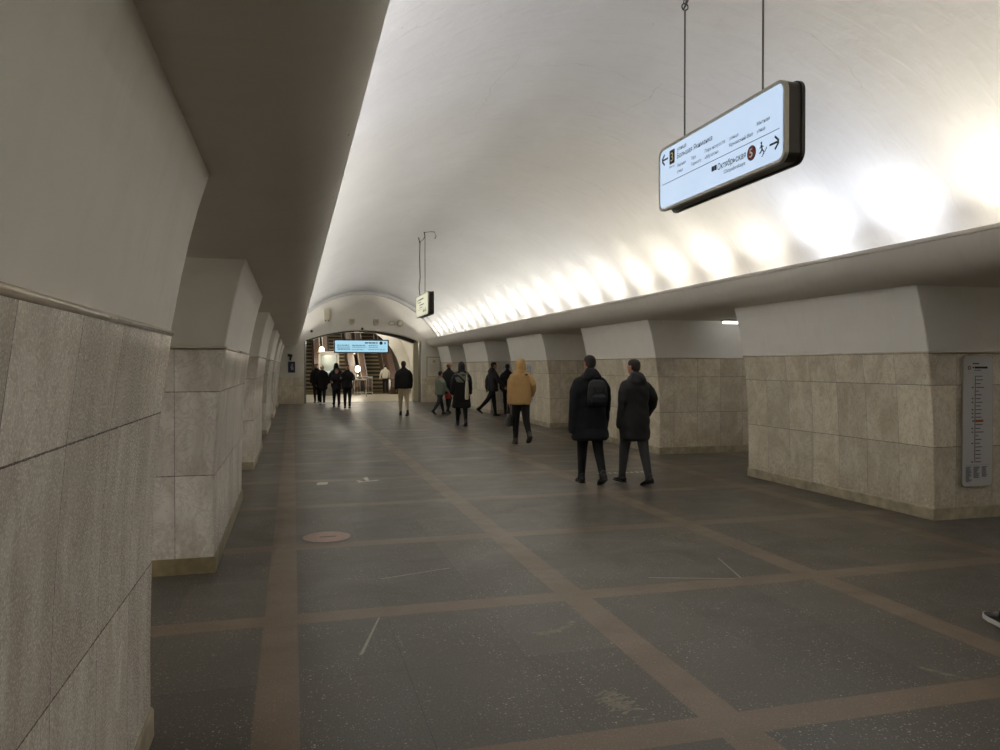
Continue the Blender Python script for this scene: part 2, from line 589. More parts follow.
# bright recess pilasters of the opening
for nm, xa, xb in (('trim_4', OX0 - 0.0, OX0 + 0.10), ('trim_5', OX1 - 0.10, OX1)):
    bm = BM(); box(bm, xa, xb, YE + 0.25, YE + 0.45, 0, OZ + 0.05, 0.02); struct(nm, bm, M['steel'])
# steel gate frame just behind the opening
gate = thing('gate_frame', 'dark steel arched gate frame lining the opening to the escalators', 'gate frame', (OC, YE + 1.1, 0))
bm = BM()
outer = arch_pts(OX0 - 0.15, OX1 + 0.15, OZ + 0.18, 0.50)
inner = arch_pts(OX0 + 0.02, OX1 - 0.26, OZ - 0.06, 0.50)
poly = outer + inner[::-1]
for k in range(24):
    q = [outer[k], outer[k + 1], inner[k + 1], inner[k]]
    prism(bm, [(a - OC, b) for a, b in q], (0, -0.25, 0), (1, 0, 0), (0, 0, 1), (0, 0.5, 0))
obj('arch_beam', bm, M['darksteel'], gate)
for sx in (-1, 1):
    bm = BM()
    xo = sx * (OX1 - OC)
    wi = 0.26 if sx > 0 else 0.02
    box(bm, min(xo - sx * wi, xo + sx * 0.15), max(xo - sx * wi, xo + sx * 0.15), -0.25, 0.25, 0, OZ + 0.1, 0.015)
    obj('jamb', bm, M['enamel'] if sx > 0 else M['steel'], gate)

# ---- escalator lobby beyond
LE = 46.0
bm = BM()
prof = []
for rr, ks in ((3.85, range(61)), (4.1, range(60, -1, -1))):
    for k in ks:
        a = PI * k / 60
        prof.append((VC + rr * math.cos(a), 1.0 + rr * math.sin(a)))
prof = prof[:61] + [(VC - 3.85, 0), (VC - 4.1, 0)] + prof[61:] + [(VC + 4.1, 0), (VC + 3.85, 0)]
extrude_y(bm, prof, YE + 0.7, LE)
struct('ceiling_lobby', bm, M['white'], True)
bpy.data.objects['ceiling_lobby'].data.set_sharp_from_angle(angle=R(30))
# end wall of the lobby with the round tunnel mouth
TX, TZ, TR = 3.0, 0.75, 3.38
bm = BM()
N = 48
ri, ro = [], []
for k in range(N + 1):
    a = R(-13) + (PI + R(26)) * k / N
    ca, sa = math.cos(a), math.sin(a)
    ri.append([bm.verts.new((TX + TR * ca, y, TZ + TR * sa)) for y in (LE, LE + 0.2)])
    ro.append([bm.verts.new((TX + 4.6 * ca, y, TZ + 4.6 * sa)) for y in (LE, LE + 0.2)])
for k in range(N):
    bm.faces.new((ri[k][0], ro[k][0], ro[k + 1][0], ri[k + 1][0]))
    bm.faces.new((ri[k][1], ri[k + 1][1], ro[k + 1][1], ro[k][1]))
    bm.faces.new((ri[k][0], ri[k + 1][0], ri[k + 1][1], ri[k][1]))
bmesh.ops.recalc_face_normals(bm, faces=bm.faces)
struct('wall_lobby', bm, M['white'])
# inclined tunnel tube
bm = BM()
rows = []
for j in range(2):
    y = LE + 0.1 + j * 16
    z = TZ + j * 16 * math.tan(R(30))
    rows.append([bm.verts.new((TX + 3.6 * math.cos(2 * PI * k / 48), y, z + 3.6 * math.sin(2 * PI * k / 48) * 1.12)) for k in range(49)])
for k in range(48): bm.faces.new((rows[0][k], rows[0][k + 1], rows[1][k + 1], rows[1][k]))
bm.faces.new(rows[1][:48])
struct('ceiling_tunnel', bm, M['soffit'], True)


# ------------------------------------------------------------------ pylons
PROF = [(0.0, 0.0), (0.4, 0.0), (0.78, 0.008), (1.0, 0.016), (1.2, 0.028), (1.45, 0.050), (1.62, 0.072), (1.79, 0.095)]
PROF2 = [(1.79, 0.095), (1.9, 0.115), (2.05, 0.143), (2.2, 0.175), (2.35, 0.213), (2.51, 0.262)]


def pylon_rings(sign, L, D, prof, out=0.0, bm=None, uv=True, cham=0.010):
    """local frame: origin at the near hall-side corner; x goes away from the hall (times sign), y along the hall"""
    bm = bm or BM()
    uvl = bm.loops.layers.uv.verify()
    c = cham
    rings = []
    for z, o in prof:
        a, b = -o - out, D + o + out
        y0, y1 = -out, L + out
        pts = [(a + c, y0, 'n'), (b - c, y0, 'n'), (b, y0 + c, 'b'), (b, y1 - c, 'b'), (b - c, y1, 'f'), (a + c, y1, 'f'), (a, y1 - c, 'h'), (a, y0 + c, 'h')]
        rings.append([(bm.verts.new((x * sign, y, z)), x, y, z) for x, y, _ in pts])
    def uvof(side, e):
        _, x, y, z = e
        if side == 'x': return (x + 0.20, z)
        if side == 'y': return (y + 0.002, z)
        return (0.10, z)
    sides = ['x', 'c', 'y', 'c', 'x', 'c', 'y', 'c']
    for r0, r1 in zip(rings, rings[1:]):
        for k in range(8):
            q = [r0[k], r0[(k + 1) % 8], r1[(k + 1) % 8], r1[k]]
            f = bm.faces.new([e[0] for e in q])
            for l, e in zip(f.loops, q): l[uvl].uv = uvof(sides[k], e)
    bm.faces.new([e[0] for e in rings[0]][::-1])
    bm.faces.new([e[0] for e in rings[-1]])
    bmesh.ops.recalc_face_normals(bm, faces=bm.faces)
    return bm


WORD = {('R', -1): 'right pylon just behind the one with the line diagram, outside the picture', ('L', -2): 'left pylon behind the huge foreground one, outside the picture',
        ('R', 0): 'nearest right pylon of beige marble carrying the tall line diagram',
        ('R', 1): 'second right pylon, behind the two men in long dark coats',
        ('R', 2): 'third right pylon, with the paper notice behind the yellow jacket',
        ('R', 3): 'fourth right pylon, behind the man striding in a black jacket',
        ('R', 4): 'fifth right pylon, last before the far wall with the framed notice',
        ('L', -1): 'huge foreground left pylon of veined grey marble under white plaster',
        ('L', 0): 'second left pylon, with yellowish plinth under grey marble side',
        ('L', 1): 'third left pylon, seen edge on past the yellow plinth pylon',
        ('L', 2): 'fourth left pylon, a thin slice in the left row',
        ('L', 3): 'fifth left pylon, nearly at the far end of the left row',
        ('L', 4): 'farthest left pylon next to the wall with the blue box'}


def pylon(side, k):
    sign = 1 if side == 'R' else -1
    L = 3.43 if side == 'R' else 3.42
    y = 6.57 + 6.27 * k if side == 'R' else 6.43 + 6.2 * k
    if y + L > YE - 0.07: L = YE - 0.07 - y
    if L < 0.5: return
    x = 6.60 if side == 'R' else -0.615
    lab = WORD.get((side, k), 'marble clad pylon standing behind the viewer')
    t = thing('pylon', lab, 'pylon', (x, y, 0), 0, 'marble pylons along both sides of the hall')
    D = 2.9
    mm = M['marbleR'] if side == 'R' else M['marbleL']
    obj('marble_cladding', pylon_rings(sign, L, D, PROF), mm, t)
    o = obj('plaster_top', pylon_rings(sign, L, D, PROF2, -0.006), M['plaster'], t)
    mp = [(1.780, 0.092), (1.783, 0.099), (1.789, 0.103), (1.795, 0.1045), (1.801, 0.103), (1.805, 0.099), (1.807, 0.092)]
    obj('moulding', pylon_rings(sign, L, D, mp, 0.0, cham=0.004), M['mould'], t, True)
    obj('plinth', pylon_rings(sign, L, D, [(0, 0.0), (0.115, 0.0), (0.128, -0.006)], 0.012), M['plinthy'] if (side == 'L' and k == 0) else M['plinth'], t)


for k in range(-2, 5): pylon('R', k)
for k in range(-2, 5): pylon('L', k)

# ------------------------------------------------------------------ cove lamps
proto = None
for side in (1, -1):
    yy = 4.02 - 1.27 * 8
    while yy < YE - 0.8:
        xx = 6.06 if side > 0 else 6.18 - 6.06
        if proto is None:
            t = thing('cove_lamp', 'lamp hidden in the right cornice, lighting the vault', 'lamp', (0, 0, 0), 0, 'lamps hidden in the right cornice')
            bm = BM(); box(bm, -0.045, 0.045, -0.34, 0.34, -0.055, -0.02, 0.008); obj('housing', bm, M['enamel'], t)
            bm = BM(); tube(bm, [(0, -0.31, 0), (0, 0.31, 0)], 0.014, 8); obj('tube', bm, M['tube'], t)
            bm = BM(); box(bm, -0.12, 0.46, -0.65, -0.62, -0.09, 0.15); obj('divider', bm, M['soffit'], t)
            proto = t
            r = t
        else:
            r = proto.copy(); C.objects.link(r)
            for ch in proto.children:
                if ch.type == 'LIGHT': continue
                c = ch.copy(); C.objects.link(c); c.parent = r
        if side < 0: tag(r, 'lamp hidden in the left cornice, lighting the vault', 'lamp', 'lamps hidden in the left cornice')
        r.location = (xx, yy, 2.75)
        r.rotation_euler = (0, 0, 0 if side > 0 else PI)
        rnd = random.random()
        col = NEUT if side < 0 else (1.0, 0.965, 0.90)
        pw = LAMP_W
        if side > 0 and 5.5 < yy < 9.0: col, pw = COOL, LAMP_W * 1.0
        elif side > 0 and (yy < 5.5 or 9.0 < yy < 13): col, pw = (1.0, 0.93, 0.80), LAMP_W * (1.05 if yy < 9 else 0.8)
        if side < 0 and yy < 9: col = (0.97, 0.96, 1.0)
        pw *= random.uniform(0.88, 1.12)
        area_light('cove_light', (xx, yy, 2.775), (0.6, 0.05), pw * 0.60, col, (-side * 0.50, 0, 1), None, R(135))
        area_light('cove_light', (xx, yy, 2.772), (0.72, 0.05), pw * 0.085, col, (side * 0.40, 0, 1), None, R(138))
        yy += 1.27
# @@PART2
# ------------------------------------------------------------------ long hanging direction sign (faces the left side of the hall)
SX = 3.08


def hang_sign(yc, zc, L, Hh, mat, label, name='hanging_sign'):
    t = thing(name, label, 'sign', (SX, yc, zc))
    # local: s runs towards -Y (left to right for the reader), t up; face plane at x=0 looking -X
    def P(poly, x0, d, mi=0, bm=None):
        bm = bm or BM(); prism(bm, poly, (x0, 0, 0), (0, -1, 0), (0, 0, 1), (d, 0, 0)); bmesh.ops.recalc_face_normals(bm, faces=bm.faces); return bm
    rr = 0.055
    obj('case', P(rrect(-L / 2 + 0.05, L / 2 + 0.018, -Hh / 2 - 0.018, Hh / 2 + 0.018, rr + 0.015), 0.026, 0.118), M['frame'], t)
    bm = BM()
    o = rrect(-L / 2 - 0.022, L / 2 + 0.022, -Hh / 2 - 0.022, Hh / 2 + 0.022, rr + 0.02); i = rrect(-L / 2, L / 2, -Hh / 2, Hh / 2, rr)
    for k in range(len(o)):
        k2 = (k + 1) % len(o)
        prism(bm, [o[k], o[k2], i[k2], i[k]], (-0.004, 0, 0), (0, -1, 0), (0, 0, 1), (0.03, 0, 0))
    bmesh.ops.recalc_face_normals(bm, faces=bm.faces)
    obj('rim', bm, M['rim'], t)
    bm = BM()
    o = rrect(-L / 2 - 0.028, L / 2 + 0.028, -Hh / 2 - 0.028, Hh / 2 + 0.028, rr + 0.025); i = rrect(-L / 2 + 0.02, L / 2 - 0.02, -Hh / 2 + 0.02, Hh / 2 - 0.02, rr)
    for k in range(len(o)):
        k2 = (k + 1) % len(o)
        prism(bm, [o[k], o[k2], i[k2], i[k]], (0.120, 0, 0), (0, -1, 0), (0, 0, 1), (0.025, 0, 0))
    bmesh.ops.recalc_face_normals(bm, faces=bm.faces)
    obj('rear_rim', bm, M['frame'], t)
    obj('screen', P(rrect(-L / 2 + 0.002, L / 2 - 0.002, -Hh / 2 + 0.002, Hh / 2 - 0.002, rr), 0.0, 0.03), mat, t)
    return t


def rods(t, ys, top_z, zb, kink=0.0, hook=True):
    for yy in ys:
        bm = BM()
        tube(bm, [(0.06, yy, zb), (0.06, yy, top_z - 0.10)], 0.0075, 8)
        r = obj('rod', bm, M['rod'], t)
        bm = BM()
        z = top_z - 0.10
        tube(bm, [(0.06 + 0.028 * math.sin(a), yy, z + 0.028 - 0.028 * math.cos(a)) for a in [k * 2 * PI / 12 for k in range(12)]], 0.006, 6)
        tube(bm, [(0.06, yy + 0.022 * math.sin(a), z + 0.075 - 0.022 * math.cos(a)) for a in [k * 2 * PI / 12 for k in range(12)]], 0.005, 6)
        tube(bm, [(0.06, yy - 0.05, z + 0.06), (0.06, yy + 0.03, z + 0.015)], 0.008, 6)
        tube(bm, [(0.06, yy, z + 0.09), (0.06, yy + 0.01, z + 0.16)], [0.012, 0.02], 8)
        obj('hook', bm, M['darksteel'], r)


yc, zc, SL, SH = 5.143, 3.253, 1.715, 0.497
big = hang_sign(yc, zc, SL, SH, M['blueglow'], 'large blue-white lit direction sign hanging on two rods from the vault')
APEX = VZ + VR
rods(big, (5.685 - yc, 4.60 - yc), 4.545 + 0.15 - zc, SH / 2 + 0.02)
for yy in (5.685 - yc, 4.60 - yc):
    bm = BM(); tube(bm, [(0.06, yy + 0.01, 4.545 + 0.19 - zc), (0.0, yy + 0.02, APEX - zc - 0.005)], 0.006, 6)
    obj('ceiling_stem', bm, M['darksteel'], big)
OR, AXS, AXT = (0, 0, 0), (0, -1, 0), (0, 0, 1)
PU = (-0.0025, 0, 0)


def S_(y): return yc - y
def T_(z): return z - zc


def tx(s, ya, yb, z, h, mat='ink', par=big, name='lettering'):
    return text_obj(name, s, S_(ya), S_(yb), T_(z), h, OR, AXS, AXT, M[mat], par, PU)


def flat(polys, mat, name, par=big, x=-0.003, d=0.002):
    bm = BM()
    for p in polys: prism(bm, p, (x, 0, 0), (0, -1, 0), (0, 0, 1), (d, 0, 0))
    bmesh.ops.recalc_face_normals(bm, faces=bm.faces)
    return obj(name, bm, M[mat], par)


def bar(x0, y0, x1, y1, wd):
    dx, dy = x1 - x0, y1 - y0
    l = math.hypot(dx, dy); nx, ny = -dy / l * wd / 2, dx / l * wd / 2
    return [(x0 + nx, y0 + ny), (x0 - nx, y0 - ny), (x1 - nx, y1 - ny), (x1 + nx, y1 + ny)]


def arrow(sx, tz, size, direction):
    d = direction
    return [bar(sx - d * size, tz, sx + d * size, tz, size * 0.28), bar(sx + d * size, tz + size * 0.1, sx + d * size * 0.15, tz + size * 0.85, size * 0.28),
            bar(sx + d * size, tz - size * 0.1, sx + d * size * 0.15, tz - size * 0.85, size * 0.28)]


flat(arrow(S_(5.908), T_(3.416), 0.052, -1), 'ink', 'arrow')
ex = flat([rrect(S_(5.826), S_(5.74), T_(3.35), T_(3.466), 0.006)], 'ink', 'exit_box')
text_obj('lettering', '3', S_(5.803), S_(5.763), T_(3.372), 0.072, OR, AXS, AXT, M['cream'], ex, (-0.0045, 0, 0))
tx('Выход', 5.828, 5.742, 3.320, 0.017)
tx('улица', 5.697, 5.545, 3.430, 0.032)
tx('Большая Якиманка', 5.697, 5.15, 3.368, 0.040)
tx('Житная', 5.697, 5.555, 3.297, 0.026, 'greyink'); tx('улица', 5.697, 5.60, 3.248, 0.024, 'greyink')
tx('Парк', 5.465, 5.39, 3.297, 0.026, 'greyink'); tx('Горького', 5.465, 5.31, 3.248, 0.026, 'greyink')
tx('Парк искусств', 5.258, 4.973, 3.297, 0.026, 'greyink'); tx('«Музеон»', 5.258, 5.06, 3.248, 0.026, 'greyink')
tx('улица', 4.916, 4.80, 3.297, 0.024, 'greyink'); tx('Крымский Вал', 4.916, 4.623, 3.248, 0.026, 'greyink')
tx('Мытная', 4.575, 4.43, 3.297, 0.026, 'greyink'); tx('улица', 4.575, 4.48, 3.248, 0.024, 'greyink')
flat([bar(S_(5.96), T_(3.2075), S_(4.325), T_(3.2075), 0.004)], 'greyink', 'divider_line')
flat([rrect(S_(5.158), S_(5.125), T_(3.127), T_(3.165), 0.003), rrect(S_(5.120), S_(5.088), T_(3.127), T_(3.165), 0.003)], 'ink', 'platform_icon')
tx('Октябрьская', 5.074, 4.707, 3.118, 0.046)
tx('Oktyabrskaya', 4.99, 4.712, 3.070, 0.028, 'greyink')
ci = flat([circle(S_(4.638), T_(3.130), 0.052)], 'ink', 'line_badge')
flat([circle(S_(4.638), T_(3.130), 0.046)], 'red', 'badge_disc', ci, -0.0045)
text_obj('lettering', '5', S_(4.658), S_(4.618), T_(3.102), 0.058, OR, AXS, AXT, M['whiteink'], ci, (-0.007, 0, 0))
# walking figure on stairs
q, e = S_(4.511), T_(3.119)
flat([circle(q - 0.012, e + 0.048, 0.0085, 12), bar(q - 0.012, e + 0.036, q - 0.004, e + 0.004, 0.013), bar(q - 0.004, e + 0.004, q + 0.016, e - 0.018, 0.009),
      bar(q + 0.016, e - 0.018, q + 0.012, e - 0.036, 0.007), bar(q - 0.004, e + 0.004, q - 0.022, e - 0.016, 0.009), bar(q - 0.022, e - 0.016, q - 0.036, e - 0.016, 0.007),
      bar(q - 0.012, e + 0.030, q + 0.012, e + 0.018, 0.006), bar(q - 0.012, e + 0.030, q - 0.030, e + 0.014, 0.006)] +
     [bar(q - 0.01 + k * 0.014, e - 0.045 + k * 0.013, q + 0.004 + k * 0.014, e - 0.045 + k * 0.013, 0.004) for k in range(4)] +
     [bar(q + 0.004 + k * 0.014, e - 0.045 + k * 0.013, q + 0.004 + k * 0.014, e - 0.032 + k * 0.013, 0.004) for k in range(4)], 'ink', 'stairs_icon')
flat(arrow(S_(4.380), T_(3.125), 0.050, 1), 'ink', 'arrow')
# small pale maker's plate on the end of the case
bm = BM(); box(bm, 0.06, 0.105, -SL / 2 - 0.0, -SL / 2 + 0.011, 0.02, 0.028); obj('end_plate', bm, M['whiteink'], big)

# ---- far hanging sign
yc2, zc2 = 18.62, 3.155
small = hang_sign(yc2, zc2, 1.72, 0.50, M['creamglow'], 'smaller cream lit sign hanging further down the hall')
for yy in (0.64, -0.12):
    bm = BM()
    if yy > 0:
        tube(bm, [(0.06, yy, 0.27), (0.04, yy + 0.02, 0.5), (0.065, yy + 0.015, 0.75), (0.05, yy - 0.0, 1.25), (0.06, yy, 1.62)], 0.013, 6)
    else:
        tube(bm, [(0.06, yy, 0.27), (0.06, yy, 1.72)], 0.009, 6)
    r = obj('rod', bm, M['rod'], small)
bm = BM()
tube(bm, [(0.06, 0.66, 1.62), (0.06, 0.50, 1.66), (0.06, 0.1, 1.64), (0.06, -0.10, 1.70)], 0.011, 6)
tube(bm, [(0.06, -0.12, 1.70), (0.03, -0.16, 1.782)], 0.014, 6)
tube(bm, [(0.06, 0.64, 1.62), (0.03, 0.68, 1.782)], 0.014, 6)
tube(bm, [(0.06, -0.10, 1.781), (0.16, -0.25, 1.778), (0.26, -0.32, 1.765), (0.30, -0.32, 1.66), (0.27, -0.30, 1.60)], 0.009, 6)
obj('ceiling_bracket', bm, M['darksteel'], small)


def lines_block(par, rows, mat, name='text_lines'):
    """rows: (s0, s1, t, h) - lettering too small to read in the photo, laid out as short word strokes"""
    bm = BM()
    for s0, s1, tt, h in rows:
        x = s0
        while x < s1 - 0.01:
            wl = min(random.uniform(0.03, 0.10) * (h / 0.02), s1 - x)
            prism(bm, rrect(x, x + wl, tt, tt + h, h * 0.3, 2), (-0.003, 0, 0), (0, -1, 0), (0, 0, 1), (0.002, 0, 0))
            x += wl + 0.6 * h
    bmesh.ops.recalc_face_normals(bm, faces=bm.faces)
    return obj(name, bm, M[mat], par)


lines_block(small, [(-0.55, 0.25, 0.135, 0.035), (-0.55, -0.1, 0.075, 0.022), (-0.35, 0.3, 0.0, 0.03), (-0.35, 0.1, -0.06, 0.022)], 'greyink')
flat([bar(-0.70, -0.10, 0.6, -0.10, 0.006), rrect(0.18, 0.42, -0.185, -0.13, 0.01), rrect(0.50, 0.62, -0.19, -0.12, 0.03)], 'greyink', 'station_strip', small)
flat(arrow(-0.68, 0.14, 0.045, -1), 'greyink', 'arrow', small)

# ---- wide cyan sign in the opening (faces down the hall, towards -Y)
t = thing('hanging_sign', 'wide pale cyan lit sign hanging across the arched opening to the escalators', 'sign', (2.98, 34.55, 2.54))
cy = t
bm = BM(); prism(bm, rrect(-1.22, 1.22, -0.31, 0.30, 0.04), (0, 0, 0), (1, 0, 0), (0, 0, 1), (0, 0.14, 0)); bmesh.ops.recalc_face_normals(bm, faces=bm.faces)
obj('case', bm, M['frame'], t)
bm = BM(); prism(bm, rrect(-1.17, 1.17, -0.26, 0.25, 0.03), (0, -0.004, 0), (1, 0, 0), (0, 0, 1), (0, 0.02, 0)); bmesh.ops.recalc_face_normals(bm, faces=bm.faces)
obj('screen', bm, M['cyanglow'], t)
bm = BM()
for s0, s1, tt, h in ((-1.08, -0.55, 0.02, 0.04), (-1.08, -0.50, -0.06, 0.03), (-1.05, -0.5, -0.16, 0.05), (-0.42, 0.2, 0.02, 0.035), (-0.42, 0.22, -0.06, 0.03), (-0.42, 0.1, -0.17, 0.03),
                      (0.15, 0.72, 0.12, 0.06), (0.32, 0.72, 0.02, 0.035), (0.32, 0.72, -0.06, 0.03), (0.30, 1.05, -0.17, 0.03)):
    x = s0
    while x < s1 - 0.02:
        wl = min(random.uniform(0.05, 0.14), s1 - x)
        prism(bm, rrect(x, x + wl, tt, tt + h, h * 0.25, 2), (0, -0.007, 0), (1, 0, 0), (0, 0, 1), (0, 0.003, 0)); x += wl + 0.025
bmesh.ops.recalc_face_normals(bm, faces=bm.faces)
obj('text_lines', bm, M['greyink'], t)
bm = BM()
prism(bm, circle(0.87, 0.145, 0.075), (0, -0.008, 0), (1, 0, 0), (0, 0, 1), (0, 0.004, 0))
for p in (bar(1.00, 0.145, 1.10, 0.145, 0.03), bar(1.05, 0.20, 1.05, 0.09, 0.03)): prism(bm, p, (0, -0.008, 0), (1, 0, 0), (0, 0, 1), (0, 0.004, 0))
bmesh.ops.recalc_face_normals(bm, faces=bm.faces)
obj('line_badge', bm, M['ink'], t)
for xx in (-0.9, 0.55):
    bm = BM(); tube(bm, [(xx, 0.07, 0.29), (xx, 0.07, 0.60 if abs(xx) > 0.7 else 0.655)], 0.012, 6); obj('rod', bm, M['rod'], t)

# ------------------------------------------------------------------ line diagrams and notices
def line_panel(x, y, label, z0=0.345, z1=1.765, wd=0.41, full=True):
    """white rounded panel on a pylon side facing -Y; x is its left edge"""
    t = thing('line_diagram_panel', label, 'wall panel', (x, y, z0))
    h = z1 - z0
    def F(polys, mat, name, dy=-0.022, par=None):
        bm = BM()
        for p in polys: prism(bm, p, (0, dy, 0), (1, 0, 0), (0, 0, 1), (0, 0.003, 0))
        bmesh.ops.recalc_face_normals(bm, faces=bm.faces)
        return obj(name, bm, M[mat], par or t)
    bm = BM(); prism(bm, rrect(0, wd, 0, h, 0.045), (0, -0.019, 0), (1, 0, 0), (0, 0, 1), (0, 0.019, 0)); bmesh.ops.recalc_face_normals(bm, faces=bm.faces)
    obj('board', bm, M['rim'], t)
    F([rrect(0.006, wd - 0.006, 0.006, h - 0.006, 0.04)], 'paper', 'sheet', -0.0205)
    sx = wd / 0.41
    F([circle(0.085 * sx, h - 0.135, 0.022)], 'red', 'line_badge')
    F([circle(0.085 * sx, h - 0.135, 0.012)], 'paper', 'badge_centre', -0.023)
    rows = [rrect((0.128) * sx, 0.215 * sx, h - 0.095, h - 0.084, 0.002, 1), rrect(0.128 * sx, 0.148 * sx, h - 0.139, h - 0.124, 0.002, 1), rrect(0.157 * sx, 0.33 * sx, h - 0.143, h - 0.121, 0.003, 1)]
    F(rows, 'ink', 'heading')
    F([rrect(0.148 * sx, 0.245 * sx, h - 0.165, h - 0.157, 0.002, 1), bar(0.07 * sx, h - 0.19, 0.35 * sx, h - 0.19, 0.0015)], 'greyink', 'heading_rule')
    axis = 0.165 * sx
    F([bar(axis, h - 0.22, axis, 0.265, 0.0075)], 'greyink', 'line_axis')
    n = 24
    names, ticks, dots = [], [], []
    lens = [0.085, 0.09, 0.06, 0.105, 0.035, 0.075, 0.06, 0.085, 0.065, 0.075, 0.07, 0.075]
    for k in range(n):
        z = h - 0.225 - k * (h - 0.225 - 0.268) / (n - 1)
        if k == 12: continue
        names.append(rrect(axis + 0.012, axis + 0.012 + lens[k % 12] * sx, z - 0.0045, z + 0.0045, 0.001, 1))
        ticks.append(bar(axis - 0.006, z, axis + 0.014, z, 0.004))
        if k in (3, 6, 7, 9, 10, 11, 14, 15, 18, 23): dots.append(rrect(axis - 0.045, axis - 0.024, z - 0.006, z + 0.006, 0.002, 1))
    F(names, 'greyink', 'station_list'); F(ticks, 'rust', 'station_ticks'); F(dots, 'ink', 'interchange_marks')
    z = h - 0.225 - 12 * (h - 0.225 - 0.268) / (n - 1)
    F([rrect(axis + 0.008, axis + 0.112 * sx, z - 0.013, z + 0.013, 0.003, 1)], 'rust', 'current_station')
    F([bar(axis - 0.036, z, axis - 0.010, z, 0.012)], 'ink', 'current_mark')
    F([bar(0.03 * sx, 0.235, 0.37 * sx, 0.235, 0.0015)], 'greyink', 'footer_rule')
    foot = []
    for cx, nr in ((0.045, 17), (0.15, 13), (0.262, 12)):
        for k in range(nr): foot.append(rrect(cx * sx, (cx + random.uniform(0.045, 0.085)) * sx, 0.212 - k * 0.0098, 0.2175 - k * 0.0098, 0.001, 1))
    F(foot, 'greyink', 'footer_text')
    return t


line_panel(6.94, 6.562, 'tall white line diagram panel on the nearest right pylon side')
line_panel(6.96, 25.372, 'tall white line diagram panel on the far pylon beside the striding man', 0.30, 1.72)
# long paper notice on the hall face of the third right pylon: bent to follow the face
def face_off(z):
    for (a, b), (c, d) in zip(PROF, PROF[1:]):
        if a <= z <= c: return b + (d - b) * (z - a) / (c - a)
    return 0
t = thing('paper_notice', 'long white paper notice with blue writing behind the yellow jacket', 'notice', (6.60, 20.75, 0))
bm = BM()
zs = [0.62 + k * 0.1 for k in range(12)]
rows = [[bm.verts.new((-face_off(z) - o_, y, z)) for y in (-0.27, 0.27) for o_ in (0.002, 0.006)] for z in zs]
for a, b in zip(rows, rows[1:]):
    for i, j in ((1, 3), (3, 2), (2, 0), (0, 1)): bm.faces.new((a[i], a[j], b[j], b[i]))
bm.faces.new((rows[0][0], rows[0][1], rows[0][3], rows[0][2])); bm.faces.new((rows[-1][0], rows[-1][2], rows[-1][3], rows[-1][1]))
bmesh.ops.recalc_face_normals(bm, faces=bm.faces)
obj('sheet', bm, M['paper'], t)
bm = BM()
for k in range(26):
    z = 1.64 - k * 0.038
    for c0 in (-0.2, 0.02):
        y0 = c0 + random.uniform(0, 0.04); y1 = c0 + random.uniform(0.10, 0.18); o_ = face_off(z) + 0.008
        vs = [bm.verts.new((-o_, y, zz)) for y, zz in ((y0, z), (y1, z), (y1, z + 0.016), (y0, z + 0.016))]
        bm.faces.new(vs)
obj('text_lines', bm, M['blue'], t)

# framed notice on the right end wall
t = thing('framed_notice', 'framed white notice with round emblem on the far wall right of the opening', 'notice', (6.19, 34.2, 1.61))
bm = BM()
for p in (rrect(-0.32, 0.32, -0.46, 0.46, 0.01),): prism(bm, p, (0, -0.03, 0), (1, 0, 0), (0, 0, 1), (0, 0.03, 0))
bmesh.ops.recalc_face_normals(bm, faces=bm.faces); obj('frame', bm, M['rim'], t)
bm = BM(); prism(bm, rrect(-0.285, 0.285, -0.425, 0.425, 0.005), (0, -0.034, 0), (1, 0, 0), (0, 0, 1), (0, 0.005, 0)); bmesh.ops.recalc_face_normals(bm, faces=bm.faces); obj('sheet', bm, M['white'], t)
bm = BM()
prism(bm, circle(0.03, 0.25, 0.075), (0, -0.037, 0), (1, 0, 0), (0, 0, 1), (0, 0.003, 0))
for k in range(9): prism(bm, rrect(-0.2, 0.2 - 0.06 * (k % 3), 0.1 - k * 0.045, 0.112 - k * 0.045, 0.002, 1), (0, -0.037, 0), (1, 0, 0), (0, 0, 1), (0, 0.003, 0))
bmesh.ops.recalc_face_normals(bm, faces=bm.faces); obj('print', bm, M['enamel'], t)

# ---- devices on the far wall
def wall_dev(name, label, cat, x, z, build, loc_y=34.2):
    t = thing(name, label, cat, (x, loc_y, z)); build(t); return t


def b_box(t):
    bm = BM(); box(bm, -0.13, 0.13, -0.12, 0, -0.22, 0.22, 0.015); obj('housing', bm, M['enamel'], t)
    for xx in (-0.07, 0.07):
        bm = BM(); tube(bm, [(xx, -0.06, -0.22), (xx, -0.06, -0.27)], 0.03, 8); obj('gland', bm, M['darksteel'], t)
wall_dev('junction_box', 'tall cream junction box high on the left of the far wall', 'electrical box', 1.45, 3.88, b_box)


def b_spk(t):
    bm = BM(); prism(bm, [(-0.12, 0.12), (-0.12, -0.06), (-0.04, -0.15), (0.04, -0.15), (0.12, -0.06), (0.12, 0.12)], (0, -0.13, 0), (1, 0, 0), (0, 0, 1), (0, 0.13, 0))
    bmesh.ops.recalc_face_normals(bm, faces=bm.faces); obj('housing', bm, M['enamel'], t)
    bm = BM(); prism(bm, rrect(-0.075, 0.075, -0.05, 0.08, 0.02), (0, -0.137, 0), (1, 0, 0), (0, 0, 1), (0, 0.01, 0)); bmesh.ops.recalc_face_normals(bm, faces=bm.faces); obj('grille', bm, M['rim'], t)
wall_dev('loudspeaker', 'cream wall loudspeaker above the arch, left of the pair', 'loudspeaker', 2.53, 3.62, b_spk)
wall_dev('loudspeaker', 'cream wall loudspeaker above the arch, right of the pair', 'loudspeaker', 3.59, 3.62, b_spk)


